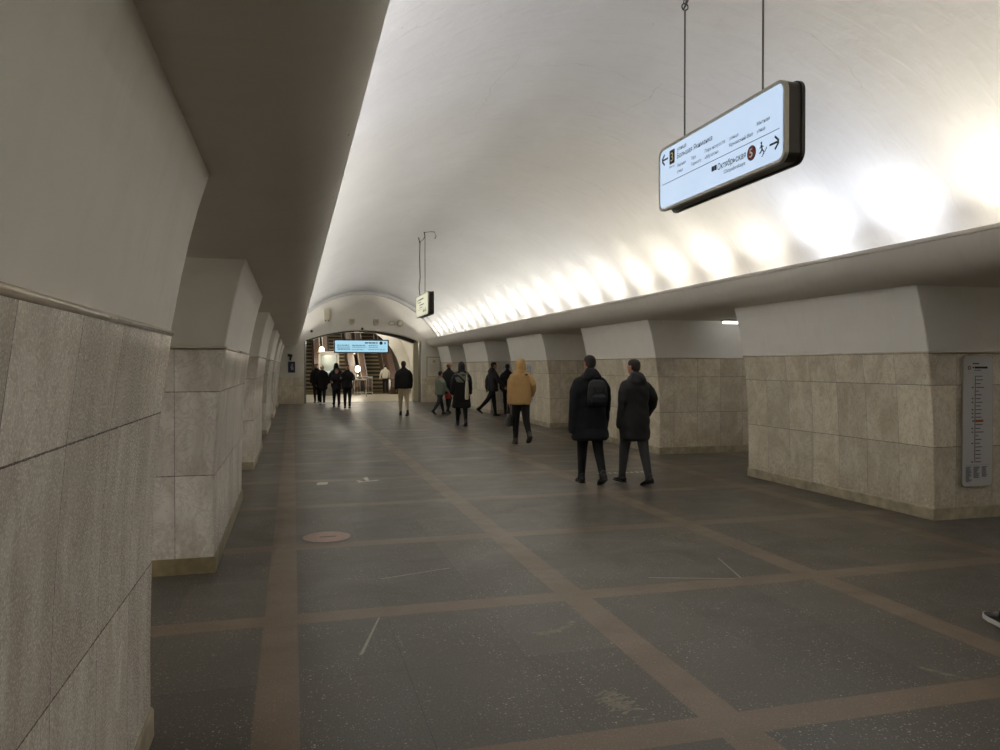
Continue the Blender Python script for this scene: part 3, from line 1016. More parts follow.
def b_trap(t):
    bm = BM(); prism(bm, [(-0.15, -0.09), (0.15, -0.09), (0.15, 0.03), (0.09, 0.10), (-0.09, 0.10), (-0.15, 0.03)], (0, -0.1, 0), (1, 0, 0), (0, 0, 1), (0, 0.1, 0))
    bmesh.ops.recalc_face_normals(bm, faces=bm.faces); obj('housing', bm, M['enamel'], t)
    bm = BM(); prism(bm, [(-0.10, -0.05), (0.10, -0.05), (0.10, 0.02), (0.06, 0.06), (-0.06, 0.06), (-0.10, 0.02)], (0, -0.106, 0), (1, 0, 0), (0, 0, 1), (0, 0.01, 0))
    bmesh.ops.recalc_face_normals(bm, faces=bm.faces); obj('face_plate', bm, M['white'], t)
wall_dev('wall_lantern', 'low trapezoid white unit above the arch beside the round one', 'wall unit', 4.29, 3.57, b_trap)


def b_round(t):
    bm = BM(); tube(bm, [(0, 0, 0), (0, -0.08, 0), (0, -0.11, 0)], [0.15, 0.15, 0.12], 20); obj('housing', bm, M['enamel'], t)
    bm = BM(); tube(bm, [(0, -0.108, 0), (0, -0.125, 0)], [0.09, 0.08], 20); obj('dial', bm, M['white'], t)
wall_dev('round_speaker', 'round white unit above the right of the arch', 'wall unit', 4.66, 3.58, b_round)


def b_cam(t):
    bm = BM(); tube(bm, [(0, 0, 0), (0, -0.06, 0)], 0.05, 12); obj('base', bm, M['enamel'], t)
    bm = BM(); bmesh.ops.create_uvsphere(bm, u_segments=14, v_segments=8, radius=0.06)
    for v in bm.verts: v.co += Vector((0, -0.09, 0))
    obj('dome', bm, M['black'], t, True)
wall_dev('dome_camera', 'small black dome camera at the left end of the arch', 'camera', 0.79, 3.17, b_cam)
wall_dev('dome_camera', 'dark dome camera right above the crown of the arch', 'camera', 2.97, 3.30, b_cam)


def b_ext(t):
    bm = BM(); prism(bm, rrect(-0.15, 0.15, -0.24, 0.24, 0.02), (0, -0.07, 0), (1, 0, 0), (0, 0, 1), (0, 0.07, 0)); bmesh.ops.recalc_face_normals(bm, faces=bm.faces); obj('housing', bm, M['blue'], t)
    bm = BM()
    prism(bm, circle(0.02, 0.10, 0.045, 14), (0, -0.074, 0), (1, 0, 0), (0, 0, 1), (0, 0.005, 0)); prism(bm, [(-0.05, 0.04), (0.06, 0.04), (0.09, -0.12), (-0.02, -0.12)], (0, -0.074, 0), (1, 0, 0), (0, 0, 1), (0, 0.005, 0))
    bmesh.ops.recalc_face_normals(bm, faces=bm.faces); obj('figure_mark', bm, M['rim'], t)
wall_dev('emergency_call_box', 'dark blue wall box with a pale figure beside the left end of the opening', 'call box', -0.06, 1.60, b_ext)


def b_cam2(t):
    bm = BM(); box(bm, -0.05, 0.05, -0.05, 0, -0.12, 0.12, 0.01); obj('bracket', bm, M['enamel'], t)
    bm = BM(); tube(bm, [(-0.10, -0.13, 0.10), (0.08, -0.09, 0.06)], [0.055, 0.05], 12); obj('camera_head', bm, M['black'], t)
    bm = BM(); tube(bm, [(0.02, -0.09, 0.05), (0.0, -0.06, -0.14)], [0.045, 0.035], 10); obj('handset', bm, M['black'], t)
wall_dev('wall_camera', 'black camera with bracket on the far wall above the blue box', 'camera', -0.11, 2.03, b_cam2)

# ---- passage ceiling lamp seen between the two nearest right pylons
t = thing('ceiling_lamp', 'bright tube lamp under the ceiling between the two nearest right pylons', 'lamp', (8.35, 12.4, 2.505))
bm = BM(); box(bm, -0.72, 0.72, -0.07, 0.07, -0.03, 0, 0.006); obj('housing', bm, M['enamel'], t)
bm = BM(); tube(bm, [(-0.70, 0, -0.052), (0.70, 0, -0.052)], 0.026, 10); obj('tube', bm, glow('bright_tube', 'ffffff', 1.2), t)

# ------------------------------------------------------------------ floor items
t = thing('manhole_cover', 'round reddish hatch set in the floor near the left stripe', 'manhole cover', (0.31, 7.48, 0))
bm = BM()
n = 40
for r0, r1, zz in ((0.225, 0.255, 0.003),):
    a = [bm.verts.new((r0 * math.cos(2 * PI * k / n), r0 * math.sin(2 * PI * k / n), zz)) for k in range(n)]
    b = [bm.verts.new((r1 * math.cos(2 * PI * k / n), r1 * math.sin(2 * PI * k / n), zz)) for k in range(n)]
    for k in range(n): bm.faces.new((a[k], b[k], b[(k + 1) % n], a[(k + 1) % n]))
obj('ring', bm, M['darksteel'], t)
bm = BM(); prism(bm, circle(0, 0, 0.225, 40), (0, 0, 0.001), (1, 0, 0), (0, 1, 0), (0, 0, 0.003)); obj('cover', bm, M['hatch'], t)
bm = BM(); prism(bm, rrect(-0.07, 0.09, -0.02, 0.01, 0.008), (0, 0, 0.004), (1, 0, 0), (0, 1, 0), (0, 0, 0.002)); obj('lift_slot', bm, M['darksteel'], t)


def decal(polys, mat, name, label, cat):
    bm = BM()
    for p in polys: prism(bm, p, (0, 0, 0.0005), (1, 0, 0), (0, 1, 0), (0, 0, 0.0012))
    bmesh.ops.recalc_face_normals(bm, faces=bm.faces)
    o = obj(name, bm, M[mat]); tag(o, label, cat); return o


M['worn'] = simple('worn_white_paint', 'cfcabb', 0.5, var=0.25, scale=20)
M['scuff'] = simple('pale_scuff', '85806f', 0.5, var=0.4, scale=25)
M['scuff2'] = simple('pale_scratch', 'a5a090', 0.5, var=0.3, scale=25)
decal([[(0.31, 10.78), (0.46, 10.80), (0.47, 11.02), (0.33, 11.0)]], 'worn', 'floor_marking', 'small white worn rectangle painted on the floor', 'floor marking')
decal([[(0.88, 10.85), (1.18, 10.95), (1.19, 11.05), (0.90, 10.95)], [(1.01, 10.92), (1.05, 10.92), (1.06, 11.35), (0.99, 11.3)], [(0.86, 11.0), (0.98, 10.85), (1.0, 10.93), (0.90, 11.07)]],
      'worn', 'floor_arrow', 'small white worn arrow painted on the floor', 'floor marking')
decal([[(0.15 + k * 0.12, 11.55), (0.22 + k * 0.12, 11.56), (0.22 + k * 0.12, 11.63), (0.15 + k * 0.12, 11.62)] for k in range(6)], 'scuff', 'dotted_marking', 'row of faded dots behind the painted rectangle', 'floor marking')
decal([[(4.5 + k * 0.09, 10.75 + random.uniform(-.03, .03)), (4.55 + k * 0.09, 10.75), (4.55 + k * 0.09, 10.85), (4.5 + k * 0.09, 10.84)] for k in range(10) if k != 4], 'worn', 'dotted_marking', 'broken row of white specks by the feet of the two men in long coats', 'floor marking')


def blob(cx, cy, a, b, rot, n=26, rough=0.35):
    out = []
    for k in range(n):
        t_ = 2 * PI * k / n
        r = 1 + random.uniform(-rough, rough)
        x, y = a * r * math.cos(t_), b * r * math.sin(t_)
        out.append((cx + x * math.cos(rot) - y * math.sin(rot), cy + x * math.sin(rot) + y * math.cos(rot)))
    return out


SC = []
def scratch(x0, y0, x1, y1, wd): return [(x0 - wd, y0), (x0 + wd, y0 + wd), (x1 + wd * .6, y1 + wd), (x1 - wd * .6, y1)]

SC += [scratch(0.37, 4.36, 0.54, 4.98, 0.012), scratch(3.36, 5.18, 3.52, 5.77, 0.009)]
SC.append([(2.67, 5.37), (3.3, 5.165), (3.3, 5.178), (2.67, 5.385)])
SC.append([(0.65, 5.88), (1.23, 6.05), (1.23, 6.065), (0.65, 5.90)])

rs = random.Random(3)
def smear(cx, cy, a, b, rot, n, arc=0.0):
    out = []
    for _ in range(n):
        u, v = rs.gauss(0, 0.5), rs.gauss(0, 0.45)
        x, y = u * a, v * b + arc * u * u
        out.append(blob(cx + x * math.cos(rot) - y * math.sin(rot), cy + x * math.sin(rot) + y * math.cos(rot), rs.uniform(0.008, 0.03), rs.uniform(0.004, 0.012), rot + rs.uniform(-.5, .5), 7))
    return out
SC2 = smear(1.55, 4.43, 0.20, 0.03, 0.15, 60, 0.12) + smear(2.45, 8.75, 0.22, 0.14, 0.3, 90) + smear(4.95, 7.72, 0.24, 0.16, 0.2, 80) + smear(4.15, 6.2, 0.12, 0.16, 0.1, 70) + smear(1.53, 3.42, 0.07, 0.14, 0.2, 90) + smear(0.35, 12.5, 0.25, 0.06, 0.4, 40) + smear(1.15, 12.65, 0.25, 0.07, 0.5, 40) + smear(1.35, 8.75, 0.4, 0.03, 0.0, 40) + smear(3.35, 3.3, 0.14, 0.02, -1.0, 30) + smear(3.6, 6.6, 0.5, 0.25, 0.4, 40)
bm = BM()
for p_ in SC2:
    z_ = 0.0008 + rs.random() * 0.0008
    f_ = bm.faces.new([bm.verts.new((x, y, z_)) for x, y in p_])
    f_.normal_update()
    if f_.normal.z < 0: f_.normal_flip()
o = obj('floor_scuffs', bm, M['scuff']); tag(o, 'pale scuffed and chipped patches scattered over the dark floor', 'scuffs'); o['kind'] = 'stuff'
decal(SC, 'scuff2', 'floor_scratches', 'straight pale scratches across the dark floor slabs', 'scratches')['kind'] = 'stuff'

# ------------------------------------------------------------------ escalators beyond the lobby
M['nosing'] = simple('step_nosing', '85775a', 0.5, 0.0)
EY0 = 45.2            # comb line
SLOPE = math.tan(R(30))


def esc_z(y, base=0.0):
    """height of the step line at y: flat, then easing into 30 degrees"""
    a, b = EY0 + 0.8, EY0 + 2.2
    if y <= a: return base
    if y < b:
        t_ = (y - a) / (b - a)
        return base + SLOPE * (b - a) * t_ * t_ / 2
    return base + SLOPE * (b - a) / 2 + SLOPE * (y - b)


ELAB = ['left escalator, partly cut off by the left edge of the opening', 'middle escalator behind the group in black coats', 'right escalator with the woman in a white top on it']


def escalator(xc, label):
    t = thing('escalator', label, 'escalator', (xc, EY0, 0), 0, 'escalators beyond the arched opening')
    # steps
    y = 0.0
    for k in range(26):
        za = esc_z(EY0 + y + 0.2); zb = esc_z(EY0 + y + 0.6)
        bm = BM()
        d = 0.41
        h = max(0.05, zb - za + 0.02)
        box(bm, -0.5, 0.5, y, y + d, za - 0.04, za, 0.0)
        box(bm, -0.5, 0.5, y + d - 0.03, y + d, za - 0.02, za + max(0.0, zb - za) - 0.035 + 0.02, 0, 1)
        box(bm, -0.5, 0.5, y + d - 0.05, y + d - 0.026, max(za + 0.01, zb - 0.10), max(za + 0.02, zb - 0.0), 0, 2)
        for j in range(12):
            x = -0.48 + j * 0.08
            box(bm, x, x + 0.03, y + d - 0.036, y + d - 0.028, za, max(za + 0.004, zb - 0.03), 0, 1)
        obj('step', bm, [M['step'], M['riser'], M['nosing']], t)
        y += 0.41
    bm = BM(); box(bm, -0.5, 0.5, -0.5, 0.0, 0.0, 0.015, 0.0); obj('comb_plate', bm, M['steel'], t)
    # balustrades: wooden side and deck with black handrail
    for sx in (-1, 1):
        ys = [-0.9 + 0.15 * k for k in range(84)]
        bm = BM()
        a, b = 0.52, 0.98
        rows = []
        for yy in ys:
            z0 = esc_z(EY0 + yy) - 0.25; z0 = max(z0, 0.0) if yy < 1.0 else z0
            z1 = esc_z(EY0 + yy) + 0.88
            if yy < -0.6: z1 -= (abs(yy + 0.6) / 0.3) ** 2 * 0.45
            rows.append([bm.verts.new((sx * x, yy, z)) for x, z in ((a, z0), (a + 0.03, z1 - 0.06), (a + 0.10, z1), (b, z1), (b, z0))])
        for p, q_ in zip(rows, rows[1:]):
            for i in range(4):
                f = bm.faces.new((p[i], p[i + 1], q_[i + 1], q_[i]))
                f.material_index = 0 if i == 0 else (1 if i in (2,) else 0)
        bm.faces.new(rows[0]); bm.faces.new(rows[-1][::-1])
        bmesh.ops.recalc_face_normals(bm, faces=bm.faces)
        ba = obj('balustrade', bm, [M['darkwood'], M['wood']], t)
        pts = [(sx * 0.575, yy, esc_z(EY0 + yy) + 0.93) for yy in ys[3:]]
        zz = pts[0][2]
        nose = [(sx * 0.575, -0.45 - 0.35 * math.sin(a_), zz - 0.35 + 0.35 * math.cos(a_)) for a_ in [k * PI / 8 for k in range(8, 0, -1)]]
        bm = BM(); tube(bm, nose + pts, 0.035, 8); obj('handrail', bm, M['rubber'], ba)
        bm = BM(); tube(bm, [(sx * 0.50, -0.50, 0.55), (sx * 0.66, -0.50, 0.55)], 0.31, 24); obj('newel', bm, M['white'], ba)
        # thin metal trim along the deck edge
        bm = BM(); tube(bm, [(sx * 0.93, yy, esc_z(EY0 + yy) + 0.885) for yy in ys[4:]], 0.02, 5); obj('edge_trim', bm, M['rim'], ba)
    return t


EX = (0.72, 2.78, 4.96)
for xc, lb in zip(EX, ELAB): escalator(xc, lb)

# lamps standing on the decks between the escalators
def deck_lamp(x, y, label):
    z = esc_z(y) + 0.88
    t = thing('torch_lamp', label, 'lamp', (x, y, z), 0, 'globe lamps on the escalator decks')
    bm = BM(); tube(bm, [(0, 0, -0.02), (0, 0, 0.05), (0, 0, 0.10), (0, 0, 0.32)], [0.12, 0.10, 0.035, 0.03], 14); obj('stem', bm, M['steel'], t)
    bm = BM(); bmesh.ops.create_uvsphere(bm, u_segments=16, v_segments=10, radius=0.155)
    for v in bm.verts: v.co = Vector((v.co.x, v.co.y, 0.46 + v.co.z * 1.25))
    obj('globe', bm, M['lampwhite'], t, True)
    d = bpy.data.lights.new('globe_light', 'POINT'); d.energy = 7; d.color = WARM; d.shadow_soft_size = 0.2
    o = bpy.data.objects.new('globe_light', d); C.objects.link(o); o.location = (0, -0.25, 0.75); o.parent = t


deck_lamp(1.75, 46.2, 'white globe lamp on the wooden deck above the framed board')
deck_lamp(3.81, 46.8, 'white globe lamp on the wooden deck just under the cyan sign')
deck_lamp(1.75, 49.0, 'white globe lamp higher up the left deck')
deck_lamp(3.81, 49.3, 'white globe lamp higher up the right deck, mostly above the cyan sign')

# dark outer cladding right of the right escalator, dado of the tunnel
bm = BM()
rows = []
for k in range(40):
    yy = EY0 + 0.2 + 0.3 * k
    z = esc_z(yy)
    rows.append([bm.verts.new(p) for p in ((5.82, yy, z - 0.3), (5.84, yy, z + 0.9), (6.15, yy, z + 1.05), (6.2, yy, z - 0.3))])
for p, q_ in zip(rows, rows[1:]):
    for i in range(3): bm.faces.new((p[i], p[i + 1], q_[i + 1], q_[i]))
bm.faces.new(rows[0]); bm.faces.new(rows[-1][::-1])
bmesh.ops.recalc_face_normals(bm, faces=bm.faces)
o = struct('trim_6', bm, M['wood'])

# round-nosed barrier desks and railings in front of the escalators
def barrier(x0, x1, y, label, h=1.0, glass=True):
    t = thing('barrier_railing', label, 'railing', ((x0 + x1) / 2, y, 0))
    w2 = (x1 - x0) / 2
    for sx in (-1, 1):
        bm = BM(); tube(bm, [(sx * w2, 0, 0), (sx * w2, 0, h)], 0.028, 8); obj('post', bm, M['steel'], t)
    bm = BM(); tube(bm, [(-w2 - 0.03, 0, h), (w2 + 0.03, 0, h)], 0.035, 8); obj('top_rail', bm, M['steel'], t)
    bm = BM(); tube(bm, [(-w2, 0, 0.15), (w2, 0, 0.15)], 0.018, 6); obj('bottom_rail', bm, M['steel'], t)
    for k in range(1, int(w2 * 2 / 0.16)):
        x = -w2 + k * 0.16
        bm = BM(); tube(bm, [(x, 0, 0.15), (x, 0, h)], 0.010, 6); obj('baluster', bm, M['steel'], t)


barrier(3.35, 4.35, 43.6, 'steel barrier railing between the middle and right escalators', 1.02)
barrier(3.0, 3.8, 41.2, 'lower steel barrier railing behind the group in black coats', 0.92)
# glazed attendant booth
t = thing('attendant_booth', 'glazed attendant booth with a pale framed window behind the group in black', 'booth', (1.92, 43.0, 0))
bm = BM(); box(bm, -0.50, 0.50, 0, 1.1, 0, 1.0, 0.02); obj('base_cabinet', bm, M['steel'], t)
bm = BM()
for a in ((-0.55, -0.45), (0.45, 0.55)): box(bm, a[0], a[1], -0.02, 0.06, 1.28, 2.36, 0.01)
box(bm, -0.55, 0.55, -0.02, 0.06, 2.27, 2.40, 0.01); box(bm, -0.55, 0.55, -0.02, 0.06, 1.27, 1.37, 0.01)
obj('window_frame', bm, M['white'], t)
bm = BM(); box(bm, -0.46, 0.46, 0.01, 0.03, 1.36, 2.28); obj('window_pane', bm, M['glass'], t)
bm = BM(); box(bm, -0.55, 0.55, 0.06, 1.1, 1.0, 1.28, 0.01); obj('counter', bm, M['cyanglow'], t)  # counter made to glow for the pale blue strip under the window
bm = BM(); box(bm, -0.52, 0.52, 0.9, 1.1, 1.28, 2.36, 0.01); obj('rear_panel', bm, M['white'], t)
bm = BM(); box(bm, -0.58, 0.58, -0.05, 1.15, 2.40, 2.46, 0.01); obj('roof', bm, M['white'], t)
bm = BM(); box(bm, -0.40, -0.02, 0.3, 0.34, 1.40, 1.62, 0.01); obj('added_glow_panel', bm, M['creamglow'], t)  # glowing panel added behind the glass to brighten the pane
area_light('booth_fill_light', (1.92, 43.4, 2.3), (0.7, 0.3), 7, WARM, (0, 0.2, -1))  # unseen light added inside the booth to lift the window

# ------------------------------------------------------------------ people
def ell_ring(bm, c, ax, ay, rx, ry, n, sq=1.0):
    out = []
    for k in range(n):
        a = 2 * PI * k / n
        ca, sa = math.cos(a), math.sin(a)
        if sq != 1.0:
            ca = math.copysign(abs(ca) ** sq, ca); sa = math.copysign(abs(sa) ** sq, sa)
        out.append(bm.verts.new(c + ax * rx * ca + ay * ry * sa))
    return out


def loft(bm, secs, n=16, sq=1.0):
    """secs: (centre, rx, ry[, xaxis, yaxis]); closed and capped"""
    rings = []
    for s_ in secs:
        c, rx, ry = Vector(s_[0]), s_[1], s_[2]
        ax, ay = (Vector(s_[3]), Vector(s_[4])) if len(s_) > 3 else (Vector((1, 0, 0)), Vector((0, 1, 0)))
        rings.append(ell_ring(bm, c, ax, ay, rx, ry, n, sq))
    for a, b in zip(rings, rings[1:]):
        for k in range(n): bm.faces.new((a[k], a[(k + 1) % n], b[(k + 1) % n], b[k]))
    bm.faces.new(rings[0][::-1]); bm.faces.new(rings[-1])


def limb(bm, pts, rs, n=12, flat=1.0, front=Vector((0, 1, 0))):
    """tube with rounded ends through joints; rs radii"""
    pts = [Vector(p) for p in pts]
    P, Q = [], []
    for i in range(len(pts) - 1):
        seg = (pts[i + 1] - pts[i])
        m = max(2, int(seg.length / 0.05))
        for j in range(m):
            t_ = j / m
            P.append(pts[i] + seg * t_); Q.append(rs[i] + (rs[i + 1] - rs[i]) * t_)
    P.append(pts[-1]); Q.append(rs[-1])
    for _ in range(2):
        P = [P[0]] + [(P[i - 1] + P[i] * 2 + P[i + 1]) / 4 for i in range(1, len(P) - 1)] + [P[-1]]
    secs = []
    def axes(i):
        d = (P[min(i + 1, len(P) - 1)] - P[max(i - 1, 0)]).normalized()
        ax = Vector((1, 0, 0)); ax = (ax - d * ax.dot(d))
        if ax.length < 0.2: ax = front - d * front.dot(d)
        ax.normalize()
        return d, ax, d.cross(ax)
    d, ax, ay = axes(0)
    for f, h in ((0.35, 0.94), (0.75, 0.66)): secs.append((P[0] - d * Q[0] * h, Q[0] * f, Q[0] * f * flat, ax, ay))
    for i in range(len(P)):
        d, ax, ay = axes(i); secs.append((P[i], Q[i], Q[i] * flat, ax, ay))
    for f, h in ((0.75, 0.66), (0.35, 0.94)): secs.append((P[-1] + d * Q[-1] * h, Q[-1] * f, Q[-1] * f * flat, ax, ay))
    loft(bm, secs, n)


def fuse(bm, voxel, smooth=4, taper=None):
    """union of closed lofts into one continuous skin"""
    me = bpy.data.meshes.new('tmp')
    bmesh.ops.recalc_face_normals(bm, faces=bm.faces)
    bm.to_mesh(me); bm.free()
    o = bpy.data.objects.new('tmp', me); C.objects.link(o)
    md = o.modifiers.new('r', 'REMESH'); md.mode = 'VOXEL'; md.voxel_size = voxel; md.use_smooth_shade = True
    sm = o.modifiers.new('s', 'SMOOTH'); sm.factor = 0.5; sm.iterations = smooth
    dg = bpy.context.evaluated_depsgraph_get()
    dg.update()
    out = bpy.data.meshes.new_from_object(o.evaluated_get(dg))
    bpy.data.objects.remove(o)
    for p in out.polygons: p.use_smooth = True
    return out


def cloth(name, c, rough=0.85, var=0.25, scale=40):
    m = NT(name, rough)
    b = lin(c)
    f = m.noise(m.tc.outputs['Object'], scale, 4)
    g = m.noise(m.tc.outputs['Object'], 5, 4, 0.6, 0.8)
    col = m.mix(m.maprange(f, 0.3, 0.7), tuple(v * (1 - var) for v in b[:3]) + (1,), b)
    m.col(col)
    m.b.inputs['Sheen Weight'].default_value = 0.02
    m.bump(m.math('ADD', m.math('MULTIPLY', g, 1.0), m.math('MULTIPLY', f, 0.1)), 0.5, 0.02)
    return m.m


SK = simple('skin', 'c08a6e', 0.5, var=0.12, scale=20)
K = dict(navy=cloth('navy_wool', '090b12'), black=cloth('black_cloth', '070708'), black2=cloth('black_nylon', '0a0b0c', 0.6), char=cloth('charcoal_cloth', '131314'),
         grey=cloth('grey_trouser', '3d3e3f'), tan=cloth('mustard_cloth', 'bf9a64', 0.8, 0.15), khaki=cloth('khaki_cloth', 'b3a283', 0.8, 0.15), white=cloth('white_cloth', 'cbc4b6', 0.8, 0.1),
         green=cloth('sage_cloth', '737c6a', 0.8, 0.2), red=cloth('red_cloth', 'a32a26', 0.8, 0.2), jeans=cloth('dark_denim', '262c36'), olive=cloth('grey_green_cloth', '6e7062', 0.8, 0.2),
         pack=cloth('backpack_cloth', '1f2023', 0.65), cream=cloth('cream_cloth', 'cfc8b0', 0.8, 0.1), leather=simple('black_leather', '0d0c0c', 0.35), brownshoe=simple('brown_boot', '3b3128', 0.5),
         sole=simple('white_sole', 'd4d1cb', 0.6), hairb=cloth('brown_hair', '2b1f17', 0.6, 0.4, 120), haird=cloth('dark_hair', '14100e', 0.6, 0.4, 120), grayhair=cloth('grey_hair', '5a5148', 0.6, 0.4, 120),
         eye=simple('eye_dark', '191512', 0.2), lips=simple('lip', '8e5548', 0.5), patch=simple('dark_logo_patch', '1a1512', 0.6))


def person(label, x, y, face, H=1.75, legs=((12, 4), (-14, 18)), arms=((-10, 12, 8), (14, 18, 8)), top='coat', topc='black', hem=0.40, flare=1.0, trouser='black', shoe='leather',
           hair='hairb', hood=None, bulk=1.0, voxel=0.012, z=0.0, head_turn=0.0, lean=0.0, hairstyle='short', name='person', toe=0.0, scarf=None, glove=None, sneaker=False, sleeve=0.0, width=1.0, skip_face=False):
    """legs: (thigh swing, knee flex) in degrees for left, right; arms: (swing, elbow flex, abduction). The local figure faces +Y."""
    t = thing(name, label, 'person', (x, y, z), R(face))
    ub = Vector
    # ---- legs
    J = {}
    th, sh, an = 0.245 * H, 0.245 * H, 0.045 * H
    foot_low = 1e9
    for i, sx in enumerate((-1, 1)):
        a, k = R(legs[i][0]), R(legs[i][1])
        hip = Vector((sx * 0.050 * H, 0, 0))
        knee = hip + Vector((sx * 0.004 * H, math.sin(a) * th, -math.cos(a) * th))
        ank = knee + Vector((0, math.sin(a - k) * sh, -math.cos(a - k) * sh))
        pitch = min(0.0, (a - k)) * 0.75 if (a - k) < 0 else (a - k) * 0.3   # heel lift of the rear foot
        J[i] = (hip, knee, ank, pitch)
        fd = Vector((0, math.cos(pitch), math.sin(pitch))); fn = Vector((0, -math.sin(pitch), math.cos(pitch)))
        low = min((ank - fn * an - fd * 0.04 * H).z, (ank - fn * an + fd * 0.105 * H).z)
        foot_low = min(foot_low, low)
        J[i] += (fd, fn)
    up = Vector((0, 0, -foot_low))
    pel = up.copy()
    ln = R(lean)
    def T(fx, fy, fz):
        """torso point by fractions of H above the hip"""
        yy, zz = fy * H, fz * H
        return pel + Vector((fx * H, yy * math.cos(ln) + zz * math.sin(ln), zz * math.cos(ln) - yy * math.sin(ln)))
    # ---- arms
    A = {}
    for i, sx in enumerate((-1, 1)):
        sw, el, ab = (R(v) for v in arms[i])
        shd = T(sx * 0.104 * width, 0, 0.300)
        ua, fa, ha = 0.172 * H, 0.148 * H, 0.10 * H
        d1 = Vector((sx * math.sin(ab), math.sin(sw) * math.cos(ab), -math.cos(sw) * math.cos(ab))).normalized()
        elb = shd + d1 * ua
        d2 = Vector((d1.x * 0.35, math.sin(sw + el), -math.cos(sw + el))).normalized()
        wr = elb + d2 * fa
        A[i] = (shd, elb, wr, d2)
    hc = T(0, 0.018, 0.418) + Vector((0, 0, 0.0))
    hr = R(head_turn)
    HX = Vector((math.cos(hr), math.sin(hr), 0)); HY = Vector((-math.sin(hr), math.cos(hr), 0)); HZ = Vector((0, 0, 1))
    def Hd(a, b, c): return hc + (HX * a + HY * b + HZ * c) * H
    # ---- body: one continuous skin
    bm = BM()
    W = width
    loft(bm, [(T(0, 0, -0.03), 0.03 * H, 0.03 * H), (T(0, 0, 0.0), 0.088 * H * W, 0.062 * H), (T(0, 0, 0.05), 0.086 * H * W, 0.060 * H), (T(0, 0.002, 0.12), 0.075 * H * W, 0.052 * H), (T(0, 0.004, 0.20), 0.088 * H * W, 0.058 * H),
              (T(0, 0.002, 0.26), 0.090 * H * W, 0.054 * H), (T(0, -0.002, 0.295), 0.070 * H * W, 0.042 * H), (T(0, -0.002, 0.32), 0.042 * H, 0.034 * H), (T(0, 0.0, 0.34), 0.033 * H, 0.033 * H)])
    limb(bm, [T(0, -0.002, 0.30), T(0, 0.004, 0.36), Hd(0, -0.006, -0.02)], [0.034 * H, 0.031 * H, 0.034 * H])
    # skull, face, jaw
    loft(bm, [(Hd(0, 0.0, -0.060), 0.018 * H, 0.022 * H, HX, HY), (Hd(0, 0.008, -0.054), 0.028 * H, 0.036 * H, HX, HY), (Hd(0, 0.004, -0.036), 0.038 * H, 0.045 * H, HX, HY), (Hd(0, 0.001, -0.012), 0.042 * H, 0.052 * H, HX, HY),
              (Hd(0, -0.002, 0.012), 0.044 * H, 0.056 * H, HX, HY), (Hd(0, -0.003, 0.034), 0.041 * H, 0.053 * H, HX, HY), (Hd(0, -0.003, 0.050), 0.032 * H, 0.041 * H, HX, HY), (Hd(0, -0.003, 0.060), 0.017 * H, 0.022 * H, HX, HY), (Hd(0, -0.003, 0.063), 0.006 * H, 0.008 * H, HX, HY)], 18)
    limb(bm, [Hd(0, 0.050, 0.004), Hd(0, 0.060, -0.016)], [0.0045 * H, 0.0085 * H], 8)      # nose
    limb(bm, [Hd(-0.012, 0.050, -0.034), Hd(0.012, 0.050, -0.034)], [0.004 * H, 0.004 * H], 8)  # lips
    limb(bm, [Hd(-0.022, 0.047, 0.010), Hd(0.022, 0.047, 0.010)], [0.005 * H, 0.005 * H], 8)  # brow
    for sx in (-1, 1):
        loft(bm, [(Hd(sx * 0.040, -0.004, -0.002), 0.004 * H, 0.009 * H, HY * 1.0, HZ), (Hd(sx * 0.046, -0.007, 0.0), 0.012 * H, 0.018 * H, HY, HZ), (Hd(sx * 0.049, -0.010, 0.001), 0.010 * H, 0.016 * H, HY, HZ)], 10)
    # legs and feet (inside trousers and shoes)
    for i, sx in enumerate((-1, 1)):
        hip, knee, ank, pitch, fd, fn = J[i]
        limb(bm, [hip + up, knee + up, ank + up], [0.048 * H, 0.030 * H, 0.020 * H])
        limb(bm, [ank + up - fn * 0.022 * H - fd * 0.02 * H, ank + up - fn * 0.026 * H + fd * 0.07 * H], [0.016 * H, 0.013 * H])
        shd, elb, wr, d2 = A[i]
        limb(bm, [shd + Vector((sx * -0.022 * H, 0, -0.034 * H)), elb, wr], [0.026 * H, 0.021 * H, 0.014 * H])
    body_v = voxel * 0.75
    # hands with five separate fingers, slightly curled
    for i, sx in enumerate((-1, 1)):
        shd, elb, wr, d2 = A[i]
        side = Vector((0, 0, 1)).cross(d2)
        side = Vector((1, 0, 0)) - d2 * d2.x; side.normalize()
        fwd = d2.cross(side).normalized()
        if fwd.y < 0: fwd = -fwd
        palm = wr + d2 * 0.028 * H
        loft(bm, [(wr - d2 * 0.006 * H, 0.010 * H, 0.013 * H, side, fwd), (wr + d2 * 0.012 * H, 0.009 * H, 0.019 * H, side, fwd), (wr + d2 * 0.036 * H, 0.0085 * H, 0.024 * H, side, fwd), (wr + d2 * 0.052 * H, 0.007 * H, 0.023 * H, side, fwd)], 12)
        for f_, (off, ln_) in enumerate(((0.018, 0.040), (0.006, 0.046), (-0.006, 0.043), (-0.018, 0.033))):
            b0 = wr + d2 * 0.048 * H + fwd * off * H
            inn = -side * sx
            p1 = b0 + d2 * ln_ * 0.45 * H + inn * 0.004 * H
            p2 = p1 + (d2 * 0.8 + inn * 0.6).normalized() * ln_ * 0.33 * H
            p3 = p2 + (d2 * 0.45 + inn * 0.9).normalized() * ln_ * 0.25 * H
            limb(bm, [b0, p1, p2, p3], [0.0052 * H, 0.005 * H, 0.0046 * H, 0.004 * H], 8)
        b0 = wr + d2 * 0.016 * H + fwd * 0.017 * H
        p1 = b0 + (fwd * 0.9 + d2 * 0.7 - side * sx * 0.3).normalized() * 0.022 * H
        p2 = p1 + (fwd * 0.3 + d2 * 1.0 - side * sx * 0.3).normalized() * 0.020 * H
